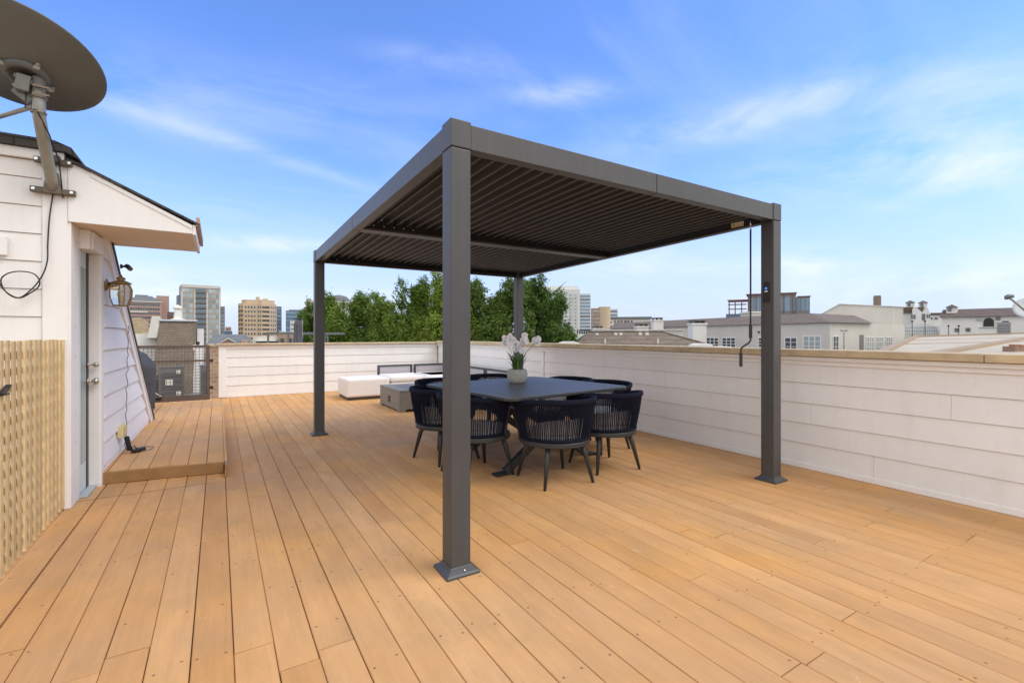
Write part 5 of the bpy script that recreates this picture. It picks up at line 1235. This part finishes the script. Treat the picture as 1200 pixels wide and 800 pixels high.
def long_win(px0, px1, y0, y1, face, cols, rows, glass=GLASS):
    v, n_ = (vL, nL) if face == 'L' else (vR, nR)
    a = ray_plane(px0, (y0 + y1) / 2, pC, n_) - pC; c = ray_plane(px1, (y0 + y1) / 2, pC, n_) - pC; m_ = (a + c) / 2
    q0 = ray_plane((px0 + px1) / 2, y0, pC, n_); q1 = ray_plane((px0 + px1) / 2, y1, pC, n_); w_ = (Vector((a.x, a.y)) - Vector((c.x, c.y))).length; h_ = q0.z - q1.z; zc = (q0.z + q1.z) / 2 - GZ
    dv = (Vector((c.x, c.y, 0)) - Vector((a.x, a.y, 0))).normalized(); rz = math.atan2(dv.y, dv.x); T_ = Tm((m_.x, m_.y, zc), rz)
    b = MB(); f_ = min(.09, w_ * .06)
    b.box(-w_ / 2 - f_, w_ / 2 + f_, -.05, .03, h_ / 2, h_ / 2 + f_, T_); b.box(-w_ / 2 - f_, w_ / 2 + f_, -.05, .03, -h_ / 2 - f_, -h_ / 2, T_)
    for k in range(cols + 1): x = -w_ / 2 + w_ * k / cols; g_ = f_ if 0 < k < cols else f_; b.box(x - g_ / 2, x + g_ / 2, -.048, .028, -h_ / 2, h_ / 2, T_)
    for k in range(1, rows): z = -h_ / 2 + h_ * k / rows; b.box(-w_ / 2, w_ / 2, -.044, .026, z - f_ * .3, z + f_ * .3, T_)
    wdw = b.build('window', STUCW, lb)
    b = MB(); b.box(-w_ / 2, w_ / 2, -.012, .012, -h_ / 2, h_ / 2, T_); b.build('pane', glass, wdw)
for a in ((828, 842, 396, 410, 'L', 3, 4), (846.5, 862, 396, 410, 'L', 3, 4), (889, 904, 396, 410, 'L', 3, 4), (920, 934, 396, 411, 'L', 2, 3), (941.7, 962, 394.5, 411, 'L', 3, 3, PALEG),
          (976.2, 982.2, 394.5, 412, 'R', 2, 3), (1015.2, 1023.6, 395.5, 412, 'R', 3, 3, PALEG), (1027, 1034.5, 395.5, 412, 'R', 3, 3, PALEG), (1038, 1045.2, 395.5, 412, 'R', 3, 3, PALEG)): long_win(*a)
q = ray_plane(1009.5, 402, pC, nR) - pC; dv = vR.normalized(); b = MB(); b.box(-.36, .36, -.03, .05, -3, q.z + .75 , Tm((q.x, q.y, 0), math.atan2(dv.y, dv.x))); b.v = [(x, y, max(z, 6)) for x, y, z in b.v]; b.build('doorway', mat('dark_grey_door', (.18, .18, .17), .8), lb)  # doorway in plain dark grey
for px in (880, 890): q = ray_plane(px, 389, pC, nL) - pC; b = MB(); b.lathe([(0, -.1), (.09, -.08), (.1, .06), (0, .1)], 8, (q.x - nL.x * .1, q.y - nL.y * .1, q.z)); b.build('wall_lamp', BLACK, lb)
for px, py, hh_ in ((742, 381, .35), (858, 377, .4), (867, 376, .25), (912, 374, .3), (938, 372.5, .45), (985, 373.5, .25)):
    q = ray_plane(px, py, pC + r0.lerp(eC, .5), (r1 - r0).cross(eL - eC if px < 960 else eR - eC).normalized()) if False else P(px, py, 44 + (972 - px) * .14 if px < 972 else 45)
    q = q - pC; b = MB(); b.tube([(q.x, q.y, q.z - .4), (q.x, q.y, q.z + hh_ * .5)], .07, 8); b.tube([(q.x, q.y, q.z + hh_ * .5), (q.x, q.y, q.z + hh_ * .5 + .06)], .11, 8); b.build('vent_pipe', GALV, rf)
# stair box on the long roof, big gable hall behind
q = P(890, HY, 52); q.z = GZ
t = thing('roof_block', 'small flat cream stair block rising from the brown roof behind the right front post', 'building', q.to_tuple(), -TH)
MB().box(-.9, .85, 0, 2.5, lz(390, 52), lz(366.5, 52)).build('wall', STUC, t); MB().box(-.98, .93, -.08, 2.6, lz(366.5, 52) + .004, lz(364.8, 52)).build('coping', STUCW, t)
d = 49
t = far_thing('gable_hall', 'large plain cream hall with a shallow gable behind the long building', 'building', 962, 1057, d); gx2 = lambda px: (px - 1009.5) * d / FPX * .805
MB().prism([(gx2(962), 0), (gx2(1056.5), 0), (gx2(1056.5), lz(361.5, d)), (gx2(983), lz(356, d)), (gx2(962), lz(366.5, d))], 0, 14, 'y').build('wall', STUC, t)
b = MB(); b.prism([(gx2(961), lz(367, d)), (gx2(983), lz(356, d) + .01), (gx2(1057), lz(361.5, d) + .01), (gx2(1057), lz(361, d) + .03), (gx2(983), lz(355.3, d) + .03), (gx2(961), lz(366, d))], -.12, 14.1, 'y'); b.build('roof_edge', STUC, t)
b = MB(); b.box(gx2(1024), gx2(1033.3), 3, 3.9, lz(362, d), lz(346, d)); b.build('chimney', mat_bricks('dark_tan_chimney', (.20, .15, .11), (.25, .19, .14), (.15, .12, .1), 4, .5, .3, .03), t)
b = MB(); b.box(gx2(1024.5), gx2(1032.8), 3.05, 3.85, lz(346, d) + .003, lz(344.6, d)); b.build('chimney_cap', GALV, t)
b = MB(); b.box(gx2(1046), gx2(1046.7), -.02, .02, 0, lz(361.5, d)); b.build('wall_joint', STUCW, t)
# chimneys
def chimney(px0, px1, yt, yb, d, label, cap=True):
    t = thing('chimney', label, 'chimney', (*frame_at((px0 + px1) / 2, d)[:2], GZ), -TH, 'white chimneys on the brown roofs'); w = (px1 - px0) * d / FPX; h = lz(yt, d)
    MB().box(-w / 2, w / 2, 0, w, 0, h - .12 * w).build('stack', STUCW, t); MB().box(-w * .56, w * .56, -w * .06, w * 1.06, h - .12 * w + .002, h).build('collar', STUCW, t)
    b = MB(); hc = .22 * w
    for sx in (-.4, 0, .4): b.box(sx * w - .03 * w, sx * w + .03 * w, .1 * w, .9 * w, h, h + hc * .6)
    b.box(-w * .46, w * .46, 0, w, h + hc * .62, h + hc); b.build('chimney_cap', mat('dull_chimney_metal', (.13, .12, .11), .6, .4), t)
chimney(812, 828, 378.5, 415, 50, 'broad white chimney before the long cream building, left of its paned windows')
chimney(766, 777.5, 374.5, 390, 60, 'small white chimney on the ridge line left of the broad white chimney')
chimney(746.5, 760, 382, 398, 36, 'squat white chimney just behind the middle of the brown hip roof')
chimney(695, 707, 384.5, 400, 36, 'squat white chimney at the left end of the brown hip roof')
# far left terrace bits behind the hip roof
t = far_thing('low_building', 'low white parapet strip and dark terrace behind the left end of the hip roof', 'building', 676, 700, 45); w = t['w']
MB().box(-w / 2, w / 2, 0, 5, 0, lz(391, 45)).build('wall', STUCW, t); b = MB()
for k in range(9): b.box(-w / 2 + k * w / 9, -w / 2 + k * w / 9 + .12, .1, .2, lz(391, 45), lz(387, 45))
b.box(-w / 2, w / 2, .1, .2, lz(387, 45), lz(386.3, 45)); b.build('railing', BLACK, t)
t = far_thing('parapet_building', 'flat building with a white parapet band behind the brown hip roof', 'building', 705, 800, 42); w = t['w']
MB().box(-w / 2, w / 2, 0, 4, 0, lz(387, 42)).build('wall', STUC, t); MB().box(-w / 2 - .1, w / 2 + .1, -.1, 4, lz(387, 42) + .003, lz(386, 42)).build('coping', STUCW, t)

# street lamp
d = 34
t = thing('street_lamp', 'slim street lamp with a twin head before the cream building', 'lamp', (*frame_at(989, d)[:2], GZ), -TH)
b = MB(); b.tube([(0, 0, 0), (0, 0, lz(389, d))], [.07, .035], 8); b.build('pole', MAST, t)
b = MB(); b.tube([(-.16, 0, lz(387.6, d)), (0, 0, lz(388.4, d)), (.16, 0, lz(387.6, d))], .02, 6); b.build('arms', MAST, t)
for s in (-1, 1): b = MB(); b.lathe([(0, -.05), (.09, -.04), (.12, 0), (.05, .05), (0, .06)], 12, (s * .17, 0, lz(387, d))); b.build('lamp_head', MAST, t, smooth=True)

# turreted villa
d = 115
t = far_thing('villa', 'white villa with brown roofs and two small turrets beyond the gable hall', 'house', 1054, 1092, d); vx = lambda px: (px - 1073) * d / FPX * .761
MB().box(vx(1052), vx(1071), 0, 10, 0, lz(366, d)).build('wall', STUCW, t)
b = MB(); b.prism([(vx(1050), lz(366.5, d)), (vx(1071), lz(366.5, d)), (vx(1069.5), lz(359.5, d)), (vx(1050), lz(359.5, d))], -.5, 6, 'y'); b.build('roof', BROOF2, t)
b = MB(); b.prism([(vx(1069), 0), (vx(1080), 0), (vx(1080), lz(366, d)), (vx(1072.5), lz(359.5, d)), (vx(1069), lz(363, d))], -3, -1, 'y'); b.build('gable_front', STUCW, t)
b = MB(); b.prism([(vx(1073), lz(360.5, d)), (vx(1083), lz(360, d)), (vx(1080.5), lz(366.5, d))], -2.2, 3, 'y'); b.build('side_roof', BROOF2, t)
b = MB(); b.prism([(vx(1080.2), 0), (vx(1091), 0), (vx(1090), lz(369, d)), (vx(1086), lz(360.5, d)), (vx(1080.2), lz(367, d))], -3, -.5, 'y'); b.build('gable_front', STUCW, t)
for px0, px1, yt, ye, yb in ((1060.8, 1072.2, 351, 354, 361), (1076, 1087.2, 351.8, 354.6, 361)):
    b = MB(); b.box(vx(px0 + .6), vx(px1 - .6), 1, 3, lz(yb + 4, d), lz(ye, d)); tu = b.build('turret', STUCW, t)
    b = MB(); z = lz(ye, d); xm = vx((px0 + px1) / 2); b.add([(vx(px0 - .4), .6, z), (vx(px1 + .4), .6, z), (vx(px1 + .4), 3.4, z), (vx(px0 - .4), 3.4, z), (xm, 2, lz(yt, d))], [(0, 1, 4), (1, 2, 4), (2, 3, 4), (3, 0, 4), (3, 2, 1, 0)]); b.build('turret_roof', BROOF2, tu)
    put_window(tu, vx(px0 + 4.3), 1.0, lz(ye + 2.6, d), .5, .7, GLASS)
for px, py, w_, h_ in ((1068.7, 371.5, .5, 1.2), (1071.8, 371.5, .5, 1.2), (1082, 372, .9, 1.7), (1086.3, 371, .35, 1), (1088.6, 371, .35, 1)): put_window(t, vx(px), -3.0, lz(py, d), w_ * .62, h_ * .9, GLASS)
t = far_thing('villa', 'small cream villa partly hidden between the turreted villa and the arcade building', 'house', 1090, 1104, 130); w = t['w']
MB().box(-w / 2, w / 2, 0, 6, 0, lz(369, 130)).build('wall', STUCW, t); MB().box(-w / 2 - .3, w / 2 + .3, -.4, 6, lz(369, 130) + .01, lz(366.5, 130)).build('roof', BROOF2, t)
for px in (1092.5, 1097): put_window(t, (px - 1097) * 130 / FPX, 0, lz(373, 130), .7, .6, GLASS)
# vaulted canopy with railing
d = 78
t = far_thing('vaulted_canopy', 'pale vaulted canopy behind a dark railing beyond the tan roof', 'canopy', 1056, 1100, d); w = t['w']
b = MB(); prof = []
for k in range(9): a = math.pi * k / 8; prof.append((w * .5 * math.cos(a) * 1.0, lz(391, d) + (lz(378.5, d) - lz(391, d)) * math.sin(a) ** .8))
b.prism(prof, 0, 6, 'y'); b.build('vault', mat('pale_canopy_skin', (.66, .67, .68), .5, var=.08, scale=.6), t)
MB().box(-w / 2, w / 2, -.5, 6, 0, lz(391, d) - .01).build('wall', STUC, t)
b = MB()
for k in range(18): x = -w / 2 + w * k / 17; b.tube([(x, -.5, lz(392, d)), (x, -.5, lz(383.5, d))], .018, 4)
for py in (383.5, 388): b.tube([(-w / 2, -.5, lz(py, d)), (w / 2, -.5, lz(py, d))], .03, 4)
b.build('railing', mat('dark_green_rail', (.10, .12, .10), .6), t)
for px in (1069, 1084, 1111.5, 1123.5):
    pass
# arcade building
d = 70
t = far_thing('arcade_building', 'white building with a brown roof and one big dark arched opening at far right', 'building', 1100, 1230, d); w = t['w']; ax = lambda px: (px - 1165) * d / FPX * .70
MB().box(-w / 2, w / 2, 0, 9, 0, lz(370, d)).build('wall', STUCW, t)
b = MB(); b.add([(-w / 2 - .3, -.5, lz(370.5, d)), (w / 2 + .3, -.5, lz(370.5, d)), (w / 2 + .3, 9.5, lz(370.5, d)), (-w / 2 - .3, 9.5, lz(370.5, d)), (-w / 2 - .1, 4.5, lz(361, d + 3)), (w / 2, 4.5, lz(361, d + 3))], [(0, 1, 5, 4), (1, 2, 5), (2, 3, 4, 5), (3, 0, 4), (3, 2, 1, 0)]); b.build('roof', BROOF2, t)
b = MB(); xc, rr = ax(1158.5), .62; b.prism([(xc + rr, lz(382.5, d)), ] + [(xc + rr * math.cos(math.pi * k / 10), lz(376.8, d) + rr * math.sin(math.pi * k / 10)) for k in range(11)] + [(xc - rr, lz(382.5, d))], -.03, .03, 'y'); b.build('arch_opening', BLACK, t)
b = MB(); b.tube([(xc + rr, -.04, lz(382.5, d))] + [(xc + rr * math.cos(math.pi * k / 10), -.04, lz(376.8, d) + rr * math.sin(math.pi * k / 10)) for k in range(11)] + [(xc - rr, -.04, lz(382.5, d))], .07, 6); b.box(xc - 1, xc + 1, -.25, 0, lz(383.6, d), lz(382.6, d)); b.build('arch_trim', STUC, t)
for px, py, w_, h_, m_ in ((1147, 374, .5, .5, PALEG), (1169.5, 373, .5, .5, GLASS), (1119.5, 386.3, .5, .55, GLASS), (1133.5, 386, .5, .55, GLASS)): put_window(t, ax(px), 0, lz(py, d), w_, h_, m_)
b = MB(); b.box(ax(1104.5), ax(1119), 2, 4, lz(370, d), lz(358, d)); tu = b.build('turret', STUCW, t)
b = MB(); z = lz(357.8, d); b.add([(ax(1103.5), 1.7, z), (ax(1120.2), 1.7, z), (ax(1120.2), 4.3, z), (ax(1103.5), 4.3, z), (ax(1111.5), 3, lz(353.6, d))], [(0, 1, 4), (1, 2, 4), (2, 3, 4), (3, 0, 4), (3, 2, 1, 0)]); b.build('turret_roof', BROOF2, tu); put_window(tu, ax(1109), 2.0, lz(360.3, d), .45, .6, GLASS)

# tan membrane roof of the next house
t = thing('tan_roof_building', 'low building with a tan membrane roof just beyond the right parapet', 'building', (0, 0, 0))
A, B_, Cc, D_ = P(1030, 416, 16), P(1300, 416, 12), P(1260, 389.2, 42), P(1074, 395, 44)
b = MB(); vs = [tuple(p) for p in (A, B_, Cc, D_)] + [(p.x, p.y, GZ) for p in (A, B_, Cc, D_)]
b.add(vs, [(0, 1, 2, 3), (4, 5, 1, 0), (5, 6, 2, 1), (6, 7, 3, 2), (7, 4, 0, 3), (7, 6, 5, 4)]); b.build('roof', mat('tan_membrane', (.50, .435, .33), .85, var=.1, scale=.5, bump=.1), t)
EDG = mat('brown_roof_edging', (.36, .27, .18), .8)
up = Vector((0, 0, .05))
b = MB(); b.bar(A.lerp(B_, .30) + up, D_.lerp(Cc, .92) + up, .35, .12); b.build('ridge_trim', EDG, t)
b = MB(); b.bar(D_ + up, Cc + up, .3, .16); b.bar(A + up, D_ + up, .3, .16); b.build('edge_trim', EDG, t)
b = MB()
for k in (.35, .6): b.bar(A.lerp(D_, k) + up * .3, B_.lerp(Cc, k) + up * .3, .06, .02)
b.build('seams', EDG, t)
q = P(1176.3, 391, 40)
t = thing('air_conditioner', 'plain grey rooftop air conditioner on the far edge of the tan roof', 'air conditioner', q.to_tuple(), -TH + facing(1176))
MB().box(-.42, .42, 0, .7, .0, .98).build('cabinet', mat('blue_grey_cabinet', (.24, .25, .27), .6), t, .02); MB().box(-.1, .3, .2, .6, .982, 1.08).build('fan_cowl', BLACK, t)
b = MB()
for k in range(6): b.box(-.36, .36, -.015, -.002, .12 + k * .13, .15 + k * .13)
b.build('grille', mat('dark_grille', (.05, .05, .052), .6), t)
for px, lab in ((1069, 'dark lamp post left of its neighbour, before the pale vaulted canopy'), (1084, 'dark lamp post right of its neighbour, before the pale vaulted canopy'), (1111.5, 'dark lamp post at the left end of the arcade building wall'), (1123.5, 'dark lamp post between the two small low windows of the arcade building')):
    dd = 52; q = P(px, 393, dd); q.z = GZ
    t = thing('lamp_post', lab, 'lamp post', q.to_tuple(), -TH, 'dark lamp posts beyond the tan roof')
    yt = 376 if px < 1100 else 381.5
    b = MB(); b.tube([(0, 0, 0), (0, 0, lz(yt + 1.5, dd))], [.06, .03], 6); b.build('pole', BLACK, t)
    b = MB(); b.lathe([(0, 0), (.08, .03), (.11, .14), (.03, .2), (0, .22)], 8, (0, 0, lz(yt + 1.5, dd))); b.build('lantern', BLACK, t)
# dish arm at the right edge
d = 14.5
q = P(1199, 372, d); 
t = thing('satellite_dish', 'pale satellite dish with a long feed arm at the far right edge', 'satellite dish', (q.x, q.y, zpx(400, d)), -TH)
k_ = lambda px: (px - 1199) * d / FPX; z_ = lambda py: zpx(py, d) - zpx(400, d)
b = MB(); b.lathe([(.001, -.08), (.16, -.065), (.31, -.025), (.39, .0), (.39, .010), (.31, -.013), (.16, -.053), (.001, -.066)], 32, T=Matrix.Translation((k_(1212), .1, z_(360))) @ Matrix.Rotation(R(-50), 4, 'Y') @ Matrix.Rotation(R(35), 4, 'X')); b.build('reflector', mat('pale_dish_paint', (.55, .57, .58), .5), t, smooth=True)
b = MB(); b.tube([(k_(1206), 0, z_(368)), (k_(1184), -.05, z_(351.5)), (k_(1180), -.05, z_(349.5))], .028, 8); b.build('feed_arm', MAST, t)
b = MB(); b.tube([(k_(1177.2), -.05, z_(351)), (k_(1177.5), -.05, z_(348)), (k_(1180), -.05, z_(347.2)), (k_(1184.5), -.05, z_(347.3))], [.04, .058, .065, .058], 10); b.build('feed_horn', GALV, t, smooth=True)
b = MB(); b.tube([(k_(1212), .2, z_(424)), (k_(1212), .2, z_(366))], .03, 8); b.build('mast', MAST, t)
t = thing('brick_chimney', 'small reddish brick chimney stub on the tan roof at the right edge', 'chimney', (*frame_at(1198, 15)[:2], zpx(418, 15)), -TH)
b = MB(); b.box(-.22, .3, 0, .4, 0, zpx(406, 15) - zpx(418, 15)); b.build('stack', mat_bricks('red_stub_brick', (.33, .17, .10), (.26, .13, .08), (.4, .33, .27), 5, .5, .3, .03), t, .005)
b = MB(); b.box(-.16, -.02, .08, .25, zpx(406, 15) - zpx(418, 15), zpx(403.5, 15) - zpx(418, 15)); b.box(.06, .2, .08, .25, zpx(406, 15) - zpx(418, 15), zpx(404, 15) - zpx(418, 15)); b.build('chimney_pot', mat('terracotta', (.36, .17, .09), .8), t)
for o in bpy.data.objects:
    if 'w' in o.keys(): del o['w']
